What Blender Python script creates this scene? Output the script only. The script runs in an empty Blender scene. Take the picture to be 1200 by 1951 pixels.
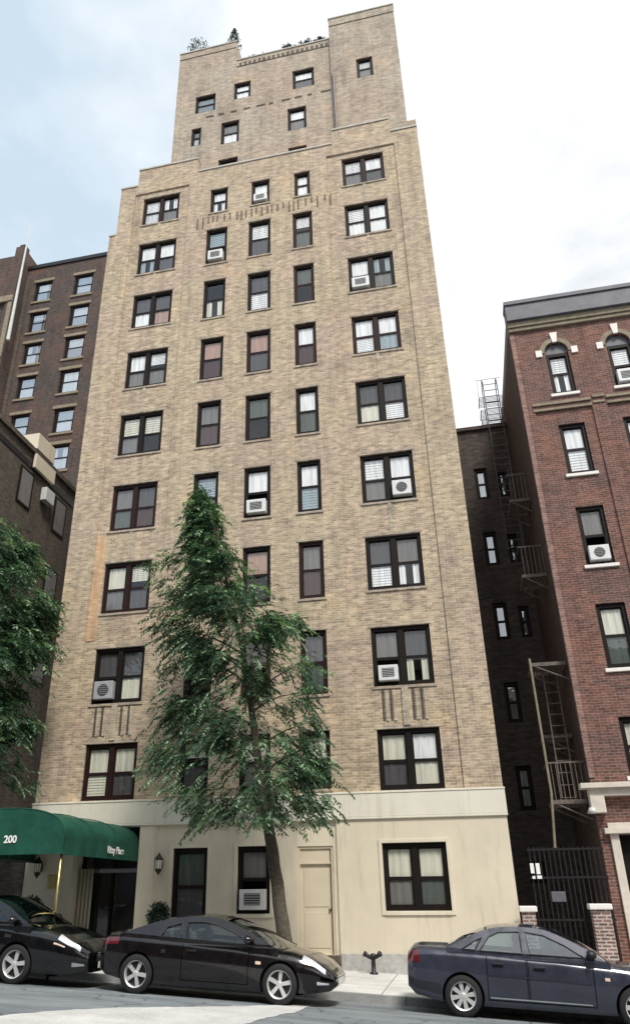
import bpy, bmesh, math, random
from mathutils import Vector, Matrix
from mathutils.geometry import tessellate_polygon
random.seed(7)
C = bpy.context.scene.collection
PI = math.pi

# ------------------------------------------------------------------ materials
def new_mat(name):
    m = bpy.data.materials.new(name); m.use_nodes = True
    nt = m.node_tree; b = nt.nodes['Principled BSDF']
    return m, nt, b
def N(nt, t, **kw):
    n = nt.nodes.new(t)
    for k, v in kw.items(): setattr(n, k, v)
    return n
def ramp(nt, fac, stops):
    r = N(nt, 'ShaderNodeValToRGB'); e = r.color_ramp.elements
    while len(e) < len(stops): e.new(0.5)
    for i, (p, c) in enumerate(stops):
        e[i].position = p; e[i].color = (*c, 1)
    nt.links.new(fac, r.inputs[0]); return r.outputs[0]
def mixc(nt, fac, a, b, mode='MIX'):
    m = N(nt, 'ShaderNodeMix', data_type='RGBA', blend_type=mode)
    for sock, v in ((m.inputs[0], fac), (m.inputs[6], a), (m.inputs[7], b)):
        if isinstance(v, bpy.types.NodeSocket): nt.links.new(v, sock)
        elif isinstance(v, (int, float)): sock.default_value = v
        else: sock.default_value = (*v, 1)
    return m.outputs[2]
def noise(nt, vec, scale, detail=4, rough=.6):
    n = N(nt, 'ShaderNodeTexNoise'); n.inputs['Scale'].default_value = scale
    n.inputs['Detail'].default_value = detail; n.inputs['Roughness'].default_value = rough
    nt.links.new(vec, n.inputs['Vector']); return n.outputs[0]
def plain(name, col, rough=.6, metal=0, var=.12, scale=6, bump=0, spec=.5, coat=0):
    """a colour with a soft mottling of its own"""
    m, nt, b = new_mat(name)
    tc = N(nt, 'ShaderNodeTexCoord').outputs['Object']
    f = noise(nt, tc, scale, 5)
    lo = tuple(c*(1-var) for c in col); hi = tuple(min(1, c*(1+var)) for c in col)
    nt.links.new(ramp(nt, f, [(.3, lo), (.7, hi)]), b.inputs['Base Color'])
    b.inputs['Roughness'].default_value = rough; b.inputs['Metallic'].default_value = metal
    b.inputs['Specular IOR Level'].default_value = spec; b.inputs['Coat Weight'].default_value = coat
    b.inputs['Coat Roughness'].default_value = .04
    if bump:
        bp = N(nt, 'ShaderNodeBump'); bp.inputs['Strength'].default_value = bump; bp.inputs['Distance'].default_value = .02
        nt.links.new(noise(nt, tc, scale*8, 4), bp.inputs['Height']); nt.links.new(bp.outputs[0], b.inputs['Normal'])
    return m
def brick(name, c1, c2, mort, stain=.25, stain_col=(.10, .08, .07), bw=.21, bh=.072, mort_w=.009, tint=None, tint_scale=.35, contrast=1.0):
    m, nt, b = new_mat(name)
    tc = N(nt, 'ShaderNodeTexCoord').outputs['Object']
    s = N(nt, 'ShaderNodeSeparateXYZ'); nt.links.new(tc, s.inputs[0])
    ad = N(nt, 'ShaderNodeMath', operation='ADD'); nt.links.new(s.outputs[0], ad.inputs[0]); nt.links.new(s.outputs[1], ad.inputs[1])
    cb = N(nt, 'ShaderNodeCombineXYZ'); nt.links.new(ad.outputs[0], cb.inputs[0]); nt.links.new(s.outputs[2], cb.inputs[1])
    bt = N(nt, 'ShaderNodeTexBrick'); bt.offset = .5
    bt.inputs['Scale'].default_value = 1; bt.inputs['Brick Width'].default_value = bw; bt.inputs['Row Height'].default_value = bh
    bt.inputs['Mortar Size'].default_value = mort_w; bt.inputs['Mortar Smooth'].default_value = .3; bt.inputs['Bias'].default_value = 0
    bt.inputs['Color1'].default_value = (*c1, 1); bt.inputs['Color2'].default_value = (*c2, 1); bt.inputs['Mortar'].default_value = (*mort, 1)
    nt.links.new(cb.outputs[0], bt.inputs['Vector'])
    # clumps of odd-coloured bricks, a few courses wide
    mp = N(nt, 'ShaderNodeMapping'); mp.inputs['Scale'].default_value = (2.2, 2.2, 7.5); nt.links.new(tc, mp.inputs['Vector'])
    f1 = noise(nt, mp.outputs[0], 1.3, 3, .75)
    v = ramp(nt, f1, [(.30, (1-.42*contrast,)*3), (.5, (1, 1, 1)), (.70, (1+.32*contrast,)*3)])
    col = mixc(nt, 1.0, bt.outputs[0], v, 'MULTIPLY')
    if tint:
        f3 = noise(nt, tc, tint_scale, 3)
        col = mixc(nt, ramp(nt, f3, [(.42, (0, 0, 0)), (.62, (1, 1, 1))]), col, mixc(nt, 1.0, col, tint, 'MULTIPLY'))
    mp2 = N(nt, 'ShaderNodeMapping'); mp2.inputs['Scale'].default_value = (1.2, 1.2, .22); nt.links.new(tc, mp2.inputs['Vector'])
    f2 = noise(nt, mp2.outputs[0], 1.1, 6, .65)
    col = mixc(nt, ramp(nt, f2, [(.48, (0, 0, 0)), (.78, (stain,)*3)]), col, stain_col)
    mp3 = N(nt, 'ShaderNodeMapping'); mp3.inputs['Scale'].default_value = (4.5, 4.5, .35); nt.links.new(tc, mp3.inputs['Vector'])
    f5 = noise(nt, mp3.outputs[0], 1.0, 5, .7)
    col = mixc(nt, 1.0, col, ramp(nt, f5, [(.30, (.80, .78, .77)), (.50, (1, 1, 1)), (.72, (1.14, 1.12, 1.08))]), 'MULTIPLY')
    f6 = noise(nt, tc, .9, 2, .5)
    col = mixc(nt, 1.0, col, ramp(nt, f6, [(.34, (.84, .83, .84)), (.40, (1, 1, 1)), (.60, (1, 1, 1)), (.66, (1.10, 1.06, 1.0))]), 'MULTIPLY')
    nt.links.new(col, b.inputs['Base Color']); b.inputs['Roughness'].default_value = .9
    bp = N(nt, 'ShaderNodeBump'); bp.inputs['Strength'].default_value = .5; bp.inputs['Distance'].default_value = .012
    nt.links.new(bt.outputs[1], bp.inputs['Height']); bp.invert = True
    nt.links.new(bp.outputs[0], b.inputs['Normal'])
    return m
def glass(name, tint=(.85, .9, .88), refl=1.0, ior=1.5, base=.0):
    m = bpy.data.materials.new(name); m.use_nodes = True; nt = m.node_tree; nt.nodes.clear()
    o = N(nt, 'ShaderNodeOutputMaterial'); mx = N(nt, 'ShaderNodeMixShader')
    t = N(nt, 'ShaderNodeBsdfTransparent'); t.inputs[0].default_value = (*tint, 1)
    g = N(nt, 'ShaderNodeBsdfGlossy'); g.inputs['Roughness'].default_value = .02; g.inputs[0].default_value = (.95, .97, 1, 1)
    lw = N(nt, 'ShaderNodeLayerWeight'); lw.inputs[0].default_value = .5
    fr = N(nt, 'ShaderNodeMath', operation='POWER'); fr.inputs[1].default_value = 4.0; nt.links.new(lw.outputs['Facing'], fr.inputs[0])
    a = N(nt, 'ShaderNodeMath', operation='MULTIPLY_ADD'); a.inputs[1].default_value = refl; a.inputs[2].default_value = base; a.use_clamp = True
    tc = N(nt, 'ShaderNodeTexCoord').outputs['Object']
    bp = N(nt, 'ShaderNodeBump'); bp.inputs['Strength'].default_value = .06; bp.inputs['Distance'].default_value = .05
    nt.links.new(noise(nt, tc, 2.2, 2), bp.inputs['Height']); nt.links.new(bp.outputs[0], g.inputs['Normal'])
    nt.links.new(fr.outputs[0], a.inputs[0]); nt.links.new(a.outputs[0], mx.inputs[0])
    nt.links.new(t.outputs[0], mx.inputs[1]); nt.links.new(g.outputs[0], mx.inputs[2]); nt.links.new(mx.outputs[0], o.inputs[0])
    return m

M = {}
M['buff'] = brick('buff_brick', (.53, .43, .285), (.32, .25, .175), (.54, .47, .37), .36, (.19, .155, .125), tint=(.97, .93, 1.0), contrast=.85)
M['grey_buff'] = brick('grey_buff_brick', (.46, .395, .305), (.31, .265, .215), (.45, .405, .35), .42, (.13, .11, .10), tint=(1.0, .92, .90), contrast=.8)
M['soldier_brick'] = brick('soldier_brick', (.22, .15, .11), (.15, .11, .085), (.2, .17, .14), .2)
M['pale_brick'] = brick('pale_brick', (.50, .44, .34), (.36, .31, .24), (.45, .40, .32), .2)
M['corner_brick'] = brick('corner_brick', (.30, .165, .14), (.20, .11, .095), (.32, .25, .22), .2)
M['orange_brick'] = brick('orange_patch_brick', (.66, .43, .25), (.55, .34, .19), (.45, .36, .26), .1, contrast=.5)
M['red'] = brick('red_brick', (.185, .085, .068), (.10, .050, .043), (.23, .18, .16), .35, (.05, .032, .03), tint=(1.25, 1.1, 1.0), tint_scale=.7)
M['red_side'] = brick('shaded_red_brick', (.085, .047, .038), (.045, .028, .024), (.08, .062, .055), .4, (.018, .014, .014))  # darker copy of the red brick, court-side shade put into the colour
M['dark_brick'] = brick('dark_brown_brick', (.090, .066, .058), (.050, .040, .038), (.095, .082, .076), .3, (.02, .018, .02), tint=(1.5, 1.15, 1.0), tint_scale=.4)
M['shaded_brick'] = brick('shaded_black_brick', (.085, .064, .058), (.045, .036, .035), (.08, .068, .064), .3, (.022, .019, .020))  # near-black brick with the shade of the narrow court put in
M['tan_brick'] = brick('tan_brick', (.11, .088, .068), (.07, .055, .043), (.12, .10, .08), .4, (.04, .035, .03))
def stucco(name, col):
    m, nt, b = new_mat(name); tc = N(nt, 'ShaderNodeTexCoord').outputs['Object']
    c = ramp(nt, noise(nt, tc, .8, 6), [(.3, tuple(x*.92 for x in col)), (.7, tuple(x*1.06 for x in col))])
    mp = N(nt, 'ShaderNodeMapping'); mp.inputs['Scale'].default_value = (5, 5, .5); nt.links.new(tc, mp.inputs['Vector'])
    c = mixc(nt, 1, c, ramp(nt, noise(nt, mp.outputs[0], 1, 7, .7), [(.30, (.86, .85, .82)), (.46, (1, 1, 1)), (.8, (1.03, 1.03, 1.03))]), 'MULTIPLY')
    c = mixc(nt, ramp(nt, noise(nt, tc, 2.3, 8, .75), [(.60, (0, 0, 0)), (.74, (.16, .16, .16))]), c, (.38, .33, .25))
    nt.links.new(c, b.inputs['Base Color']); b.inputs['Roughness'].default_value = .92
    bp = N(nt, 'ShaderNodeBump'); bp.inputs['Strength'].default_value = .25; bp.inputs['Distance'].default_value = .01
    nt.links.new(noise(nt, tc, 14, 5), bp.inputs['Height']); nt.links.new(bp.outputs[0], b.inputs['Normal']); return m
M['stucco'] = stucco('cream_stucco', (.67, .60, .475))
M['stucco_pier'] = stucco('pale_stucco', (.68, .62, .50))
M['band'] = stucco('white_stone_band', (.70, .665, .575))
M['stone'] = plain('grey_stone_base', (.42, .41, .39), .9, var=.22, scale=7, bump=.3)
M['coping'] = plain('pale_coping', (.46, .43, .38), .8, var=.15, scale=3)
M['frame'] = plain('dark_bronze_frame', (.009, .006, .005), .6, var=.2, spec=.2)
M['maroonframe'] = plain('maroon_frame', (.020, .008, .007), .6, var=.2, spec=.2)
M['blackiron'] = plain('black_iron', (.012, .012, .014), .45, var=.2)
M['whiteframe'] = plain('white_frame', (.55, .56, .55), .5)
M['glass'] = glass('window_glass', tint=(.95, .96, .95), refl=1.0, base=.075)
M['skyglass'] = glass('old_mirror_glass', tint=(.75, .78, .78), refl=1.0, base=.38)
M['carglass'] = glass('car_glass', tint=(.50, .56, .55), refl=.9, base=.07)
M['bluecarglass'] = glass('blue_car_glass', tint=(.46, .58, .60), refl=.9, base=.22)
M['dark'] = plain('dark_room', (.016, .014, .016), .95)  # near-black sheets stand in for the darkness of unlit rooms
def cloth(name, col):
    """fabric or slats with faint vertical folds"""
    m, nt, b = new_mat(name); tc = N(nt, 'ShaderNodeTexCoord').outputs['Object']
    mp = N(nt, 'ShaderNodeMapping'); mp.inputs['Scale'].default_value = (14, 3, .8); nt.links.new(tc, mp.inputs['Vector'])
    f = noise(nt, mp.outputs[0], 1, 3)
    nt.links.new(ramp(nt, f, [(.3, tuple(c*.72 for c in col)), (.6, col)]), b.inputs['Base Color'])
    b.inputs['Roughness'].default_value = .9; return m
TONES = {'w': (.93, .93, .96), 'y': (.74, .72, .62), 'g': (.20, .19, .19), 'p': (.48, .31, .26), 'm': (.07, .03, .032),
         'b': (.36, .44, .50), 'e': (.10, .12, .11), 's': (.09, .085, .095)}
for k, c in TONES.items(): M['t'+k] = cloth('curtain_'+k, c)  # white tones stand in for sky reflection in the panes besides blinds
M['ac'] = plain('ac_casing', (.66, .66, .66), .5, var=.08)
M['acgrey'] = plain('ac_casing_grey', (.36, .36, .38), .5, var=.1)
M['acgrille'] = plain('ac_grille', (.05, .05, .055), .6)
def fabric_green():
    m, nt, b = new_mat('green_canvas'); tc = N(nt, 'ShaderNodeTexCoord').outputs['Object']
    f = noise(nt, tc, 1.7, 5)
    nt.links.new(ramp(nt, f, [(.3, (.008, .055, .038)), (.7, (.016, .100, .066))]), b.inputs['Base Color'])
    b.inputs['Roughness'].default_value = .62; b.inputs['Specular IOR Level'].default_value = .25
    bp = N(nt, 'ShaderNodeBump'); bp.inputs['Strength'].default_value = .35; bp.inputs['Distance'].default_value = .06
    nt.links.new(noise(nt, tc, 2.5, 2), bp.inputs['Height']); nt.links.new(bp.outputs[0], b.inputs['Normal']); return m
M['canvas'] = fabric_green()
M['letters'] = plain('bright_pane_white', (.85, .86, .84), .6)
M['brass'] = plain('brass', (.50, .40, .17), .35, 1, var=.2)
M['creamdoor'] = plain('cream_door_paint', (.64, .56, .42), .55, var=.06, scale=1.5)
M['rustiron'] = plain('rusty_iron', (.13, .105, .09), .7, var=.4, scale=9)
M['slate'] = plain('slate_metal', (.115, .115, .135), .6, var=.25, scale=3)
M['limestone'] = plain('limestone', (.62, .56, .49), .8, var=.12, scale=5)
M['whitestone'] = plain('white_stone', (.80, .76, .72), .8, var=.06)
M['olivetrim'] = plain('weathered_trim', (.24, .20, .14), .8, var=.25, scale=6)
M['chrome'] = plain('chrome', (.75, .76, .78), .15, 1, var=.05)
M['alloy'] = plain('alloy_rim', (.74, .73, .73), .33, .55, var=.08)
M['rubber'] = plain('rubber', (.014, .014, .015), .8)
M['blackplastic'] = plain('black_plastic', (.015, .015, .017), .5)
M['gapline'] = plain('panel_gap', (.002, .002, .003), .9, var=.01, spec=0)
M['redlens'] = plain('red_lens', (.11, .008, .010), .2, coat=1)
M['whitelens'] = plain('white_lens', (.72, .74, .78), .14, .35, coat=1)
M['amberlens'] = plain('amber_lens', (.7, .55, .45), .2, coat=1)
M['seat'] = plain('grey_seat', (.09, .085, .08), .9)
M['beigeseat'] = plain('beige_seat', (.20, .185, .16), .9)
def paint(name, col, rough=.28):
    m, nt, b = new_mat(name); tc = N(nt, 'ShaderNodeTexCoord').outputs['Object']
    f = noise(nt, tc, 1.3, 6)
    nt.links.new(ramp(nt, f, [(.35, tuple(c*.85 for c in col)), (.7, tuple(c*1.2 for c in col))]), b.inputs['Base Color'])
    nt.links.new(ramp(nt, noise(nt, tc, 5, 6), [(.3, (rough*.6,)*3), (.7, (rough*1.5,)*3)]), b.inputs['Roughness'])
    b.inputs['Coat Weight'].default_value = .9; b.inputs['Coat Roughness'].default_value = .07
    b.inputs['Metallic'].default_value = .25; return m
M['blackpaint'] = paint('black_cherry_paint', (.006, .0035, .0045), .25)
M['suvpaint'] = paint('black_paint', (.003, .0035, .0045), .25)
M['bluepaint'] = paint('slate_blue_paint', (.034, .038, .058), .3)
def leafmat(name, c, trans=.35):
    m, nt, b = new_mat(name); tc = N(nt, 'ShaderNodeTexCoord').outputs['Object']
    f = noise(nt, tc, 9, 3)
    nt.links.new(ramp(nt, f, [(.3, tuple(x*.6 for x in c)), (.7, tuple(x*1.35 for x in c))]), b.inputs['Base Color'])
    b.inputs['Roughness'].default_value = .42; b.inputs['Specular IOR Level'].default_value = .7
    tr = N(nt, 'ShaderNodeBsdfTranslucent'); tr.inputs[0].default_value = (c[0]*1.6, c[1]*2, c[2]*.8, 1)
    mx = N(nt, 'ShaderNodeMixShader'); mx.inputs[0].default_value = trans*.5
    o = nt.nodes['Material Output']; nt.links.new(b.outputs[0], mx.inputs[1]); nt.links.new(tr.outputs[0], mx.inputs[2]); nt.links.new(mx.outputs[0], o.inputs[0])
    return m
M['leafA'] = leafmat('leaf_dark', (.026, .056, .036)); M['leafB'] = leafmat('leaf_mid', (.062, .128, .075)); M['leafC'] = leafmat('leaf_pale', (.27, .38, .25))  # pale leaves also carry the lit highlights of the crown
M['bark'] = plain('bark', (.105, .088, .066), .95, var=.45, scale=14, bump=.8)
M['twig'] = plain('twig', (.06, .055, .035), .9)
M['shrub'] = leafmat('shrub_leaf', (.014, .030, .016), .1)
M['interiorlight'] = plain('bright_blind', (.9, .92, .93), .8, var=.02)

def asphalt():
    m, nt, b = new_mat('asphalt'); tc = N(nt, 'ShaderNodeTexCoord').outputs['Object']
    mp = N(nt, 'ShaderNodeMapping'); mp.inputs['Scale'].default_value = (.35, 1.6, 1); nt.links.new(tc, mp.inputs['Vector'])
    a = ramp(nt, noise(nt, mp.outputs[0], 1.3, 6), [(.3, (.13, .148, .158)), (.52, (.20, .222, .235)), (.75, (.29, .312, .325))])
    g = ramp(nt, noise(nt, tc, 60, 3), [(.35, (.72, .72, .72)), (.65, (1.2, 1.2, 1.2))])
    col = mixc(nt, 1, a, g, 'MULTIPLY')
    v = N(nt, 'ShaderNodeTexVoronoi', feature='DISTANCE_TO_EDGE'); v.inputs['Scale'].default_value = .55
    ds = N(nt, 'ShaderNodeVectorMath', operation='ADD'); nz = N(nt, 'ShaderNodeTexNoise'); nz.inputs['Scale'].default_value = 1.4; nt.links.new(tc, nz.inputs['Vector'])
    nt.links.new(tc, ds.inputs[0]); nt.links.new(nz.outputs[1], ds.inputs[1]); nt.links.new(ds.outputs[0], v.inputs['Vector'])
    col = mixc(nt, ramp(nt, v.outputs[0], [(.0, (.75, .75, .75)), (.018, (0, 0, 0))]), col, (.035, .036, .038))
    nt.links.new(col, b.inputs['Base Color']); b.inputs['Roughness'].default_value = .85
    bp = N(nt, 'ShaderNodeBump'); bp.inputs['Strength'].default_value = .4; bp.inputs['Distance'].default_value = .01
    nt.links.new(noise(nt, tc, 90, 2), bp.inputs['Height']); nt.links.new(bp.outputs[0], b.inputs['Normal']); return m
M['asphalt'] = asphalt()
def concrete(name, lo, hi, joints=True):
    m, nt, b = new_mat(name); tc = N(nt, 'ShaderNodeTexCoord').outputs['Object']
    col = ramp(nt, noise(nt, tc, 1.1, 8, .7), [(.3, lo), (.7, hi)])
    col = mixc(nt, 1, col, ramp(nt, noise(nt, tc, 30, 3), [(.3, (.85,)*3), (.7, (1.12,)*3)]), 'MULTIPLY')
    if joints:
        bt = N(nt, 'ShaderNodeTexBrick'); bt.offset = 0; bt.inputs['Scale'].default_value = 1
        bt.inputs['Brick Width'].default_value = 1.5; bt.inputs['Row Height'].default_value = 1.2; bt.inputs['Mortar Size'].default_value = .012
        bt.inputs['Color1'].default_value = (1, 1, 1, 1); bt.inputs['Color2'].default_value = (.9, .9, .9, 1); bt.inputs['Mortar'].default_value = (.35, .35, .35, 1)
        nt.links.new(tc, bt.inputs['Vector']); col = mixc(nt, 1, col, bt.outputs[0], 'MULTIPLY')
    nt.links.new(col, b.inputs['Base Color']); b.inputs['Roughness'].default_value = .88; return m
M['concrete'] = concrete('sidewalk_concrete', (.50, .50, .475), (.72, .71, .68))
M['sunpatch'] = concrete('painted_sun_patch', (.42, .415, .40), (.66, .65, .63), False)  # sunlight on the road put into the colour
M['kerb'] = concrete('kerb_stone', (.20, .20, .20), (.38, .38, .37), False)

# ------------------------------------------------------------------ mesh helpers
def link(name, me, mats, parent=None, smooth=False):
    me.name = name
    o = bpy.data.objects.new(name, me); C.objects.link(o)
    for m in (mats if isinstance(mats, (list, tuple)) else [mats]): me.materials.append(M[m] if isinstance(m, str) else m)
    if smooth:
        for p in me.polygons: p.use_smooth = True
    if parent is not None: o.parent = parent
    return o
class MB:
    def __init__(s): s.v = []; s.f = []; s.m = []
    def quad(s, pts, m=0):
        b = len(s.v); s.v += [tuple(p) for p in pts]; s.f.append(tuple(range(b, b+len(pts)))); s.m.append(m)
    def box(s, x0, x1, y0, y1, z0, z1, m=0):
        b = len(s.v)
        s.v += [(x0, y0, z0), (x1, y0, z0), (x1, y1, z0), (x0, y1, z0), (x0, y0, z1), (x1, y0, z1), (x1, y1, z1), (x0, y1, z1)]
        for f in ((0, 3, 2, 1), (4, 5, 6, 7), (0, 1, 5, 4), (1, 2, 6, 5), (2, 3, 7, 6), (3, 0, 4, 7)):
            s.f.append(tuple(b+i for i in f)); s.m.append(m)
    def tube(s, pts, r, n=8, m=0, cap=True):
        pts = [Vector(p) for p in pts]; rs = r if isinstance(r, (list, tuple)) else [r]*len(pts)
        b = len(s.v)
        for i, p in enumerate(pts):
            d = (pts[min(i+1, len(pts)-1)]-pts[max(i-1, 0)]).normalized()
            a = Vector((0, 0, 1)) if abs(d.z) < .9 else Vector((1, 0, 0))
            u = d.cross(a).normalized(); w = d.cross(u)
            for k in range(n):
                t = 2*PI*k/n; s.v.append(tuple(p+(u*math.cos(t)+w*math.sin(t))*rs[i]))
        for i in range(len(pts)-1):
            for k in range(n):
                s.f.append((b+i*n+k, b+i*n+(k+1) % n, b+(i+1)*n+(k+1) % n, b+(i+1)*n+k)); s.m.append(m)
        if cap:
            s.f.append(tuple(b+k for k in range(n))[::-1]); s.m.append(m)
            e = b+(len(pts)-1)*n; s.f.append(tuple(e+k for k in range(n))); s.m.append(m)
    def lathe(s, prof, c=(0, 0, 0), axis='z', n=24, m=0):
        """prof: (radius, height) pairs"""
        b = len(s.v)
        for (r, h) in prof:
            for k in range(n):
                t = 2*PI*k/n; a, q = r*math.cos(t), r*math.sin(t)
                p = (a, q, h) if axis == 'z' else (a, h, q)
                s.v.append((p[0]+c[0], p[1]+c[1], p[2]+c[2]))
        for i in range(len(prof)-1):
            for k in range(n):
                s.f.append((b+i*n+k, b+i*n+(k+1) % n, b+(i+1)*n+(k+1) % n, b+(i+1)*n+k)); s.m.append(m)
    def build(s, name, mats, parent=None, smooth=False, fix=True):
        me = bpy.data.meshes.new(name); me.from_pydata(s.v, [], s.f); me.update()
        for p, m in zip(me.polygons, s.m): p.material_index = m
        if fix:
            bm = bmesh.new(); bm.from_mesh(me); bmesh.ops.recalc_face_normals(bm, faces=bm.faces); bm.to_mesh(me); bm.free()
        return link(name, me, mats, parent, smooth)
def bevel(o, w=.01, seg=2):
    m = o.modifiers.new('bevel', 'BEVEL'); m.width = w; m.segments = seg; m.limit_method = 'ANGLE'; return o
def tag(o, label=None, cat=None, group=None, kind=None):
    if label: o['label'] = label
    if cat: o['category'] = cat
    if group: o['group'] = group
    if kind: o['kind'] = kind
    return o
def empty(name, loc=(0, 0, 0), rz=0):
    o = bpy.data.objects.new(name, None); C.objects.link(o); o.location = loc; o.rotation_euler.z = rz; o.empty_display_size = .3
    return o
def heightfield(mb, xs, zs, depth, back, reveal=.17, mat=None):
    """front sheet in cells; depth(x,z) -> y, 'hole' or 'out'"""
    nx, nz = len(xs)-1, len(zs)-1
    g = [[depth((xs[i]+xs[i+1])/2, (zs[j]+zs[j+1])/2) for j in range(nz)] for i in range(nx)]
    def at(i, j): return g[i][j] if 0 <= i < nx and 0 <= j < nz else 'out'
    def dep(v, base): return back if v == 'out' else (base+reveal if v == 'hole' else v)
    for i in range(nx):
        for j in range(nz):
            d = g[i][j]
            if isinstance(d, str): continue
            m = mat((xs[i]+xs[i+1])/2, (zs[j]+zs[j+1])/2) if mat else 0
            x0, x1, z0, z1 = xs[i], xs[i+1], zs[j], zs[j+1]
            mb.quad([(x0, d, z0), (x1, d, z0), (x1, d, z1), (x0, d, z1)], m)
            for (ii, jj, a, b_) in ((i-1, j, (x0, z1), (x0, z0)), (i+1, j, (x1, z0), (x1, z1)), (i, j-1, (x0, z0), (x1, z0)), (i, j+1, (x1, z1), (x0, z1))):
                e = dep(at(ii, jj), d)
                if e > d+1e-6:
                    if jj == j-1 and jj < 0: continue
                    mb.quad([(a[0], d, a[1]), (a[0], e, a[1]), (b_[0], e, b_[1]), (b_[0], d, b_[1])], m)
def cuts(vals):
    r = sorted(vals); out = [r[0]]
    for v in r[1:]:
        if v-out[-1] > 1e-4: out.append(v)
    return out

# ------------------------------------------------------------------ windows
def window(parent, x0, x1, z0, z1, tones, y=.0, pair=False, frame='frame', sill=None, name='window', ledge=None, pane_mat='glass'):
    """tones: 'T/B' per light; pair 'TLTR/BLBR'. '-' leaves the dark room in view, A is bare (an air conditioner sits there)"""
    f = MB(); fw = .092; a = y+.07; b = y+.165
    f.box(x0, x0+fw, a, b, z0, z1); f.box(x1-fw, x1, a, b, z0, z1)
    f.box(x0+fw, x1-fw, a, b, z1-fw*1.25, z1); f.box(x0+fw, x1-fw, a, b, z0, z0+fw)
    top, bot = tones.split('/')
    lights = [(x0+fw, x1-fw)]
    if pair:
        c = (x0+x1)/2; f.box(c-.078, c+.078, a-.01, b, z0+fw, z1-fw*1.25); lights = [(x0+fw, c-.078), (c+.078, x1-fw)]
    zm = z0+(z1-z0)*(.50 if not pair else .47)
    fr = None; pane = MB(); cur = MB(); used = {}
    for i, (l, r) in enumerate(lights):
        s = .04
        f.box(l, r, a+.03, b-.01, zm-.042, zm+.042)
        for (u, w) in ((l, l+s), (r-s, r)):
            f.box(u, w, a+.045, b-.005, zm+.032, z1-fw*1.25); f.box(u, w, a+.02, b-.03, z0+fw, zm-.032)
        f.box(l+s, r-s, a+.045, b-.005, z1-fw*1.25-.035, z1-fw*1.25); f.box(l+s, r-s, a+.02, b-.03, z0+fw, z0+fw+.05)
        pane.quad([(l+s, a+.07, zm+.032), (r-s, a+.07, zm+.032), (r-s, a+.07, z1-fw*1.25-.035), (l+s, a+.07, z1-fw*1.25-.035)])
        if bot[i] != 'A':
            pane.quad([(l+s, a+.045, z0+fw+.05), (r-s, a+.045, z0+fw+.05), (r-s, a+.045, zm-.032), (l+s, a+.045, zm-.032)])
        for t, q0, q1, cy_ in ((top[i], zm+.0, z1-.06, a+.085), (bot[i], z0+.06, zm, a+.062)):
            if t in '-A': continue
            h = random.uniform(.0, .10) if t in 'wyb' else 0
            used.setdefault(t, len(used))
            q0_ = q0+h*(q1-q0)*(random.random() < .5)
            kind = random.random()
            if t in 'wyb' and kind < .34:      # a roller or slatted blind, perhaps partly up
                q0_ = q0+random.choice((0, 0, .12, .3))*(q1-q0); ns = 9
                for k in range(ns):
                    za, zb_ = q0_+(q1-q0_)*k/ns, q0_+(q1-q0_)*(k+1)/ns
                    cur.quad([(l, cy_, za), (r, cy_, za), (r, cy_+.014, zb_), (l, cy_+.014, zb_)], used[t])
                continue
            if t in 'wyb' and kind > .94:      # drawn half aside
                for (e0, e1) in ((l, l+(r-l)*.33), (l+(r-l)*.66, r)):
                    for k in range(3):
                        xa = e0+(e1-e0)*k/3; xb = e0+(e1-e0)*(k+1)/3
                        cur.quad([(xa, cy_+.02*(k % 2), q0), (xb, cy_+.02*((k+1) % 2), q0), (xb, cy_+.02*((k+1) % 2), q1), (xa, cy_+.02*(k % 2), q1)], used[t])
                continue
            n = 6
            for k in range(n):
                xa = l+(r-l)*k/n; xb = l+(r-l)*(k+1)/n; ya = cy_+(.014 if k % 2 else 0); yb = cy_+(0 if k % 2 else .014)
                cur.quad([(xa, ya, q0_), (xb, yb, q0_), (xb, yb, q1), (xa, ya, q1)], used[t])
    fr = f.build(name, frame, parent)
    pane.build('pane', pane_mat, fr, fix=False)
    if used: cur.build('curtain', ['t'+k for k in used], fr, fix=False)
    if ledge:
        s = MB(); s.box(x0-.06, x1+.06, y-.014, y-.001, z1+.004, z1+.085); s.build('lintel', ledge, fr)
        s = MB(); s.box(x0-.05, x1+.05, y-.035, y+.06, z0-.075, z0-.003); s.build('sill', ledge, fr)
    if sill:
        s = MB(); s.box(x0-.08, x1+.08, y-.07, y+.12, z0-.10, z0-.002); bevel(s.build('sill', sill, fr), .008)
    return fr

# ================================================================== SETTING
def gz(x): return -.05*(max(-40, min(40, x))-7)
def side_z(x, y): return gz(x) + .018*min(0, y)            # sidewalk falls gently towards the kerb
KY = -3.65
def road_z(x, y): return gz(x) - .205 + .04*(min(KY, y)-KY)*(-1 if y > -8 else 0) + (.174 if y <= -8 else 0)
def sheet(name, xs, ys, fz, mat):
    mb = MB(); n = len(ys)
    for x in xs:
        for y in ys: mb.v.append((x, y, fz(x, y)))
    for i in range(len(xs)-1):
        for j in range(n-1):
            mb.f.append((i*n+j, (i+1)*n+j, (i+1)*n+j+1, i*n+j+1)); mb.m.append(0)
    return tag(mb.build(name, mat, fix=False), kind='structure')
gx = [-900, -300, -100]+list(range(-40, 41, 4))+[100, 300, 900]
sheet('ground', gx, [-900, -200, -60, -30, KY+.5, 0, 30, 60, 200, 900], lambda x, y: gz(x)-.6, 'kerb')
sheet('road', gx, [-60, -30, -16, -12, -10, -8, -7, -6, -5, -4.4, KY], road_z, 'asphalt')
sheet('sidewalk', gx, [KY, -3, -2, -1, 0, 1, 5, 13], side_z, 'concrete')
kb = MB()
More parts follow.
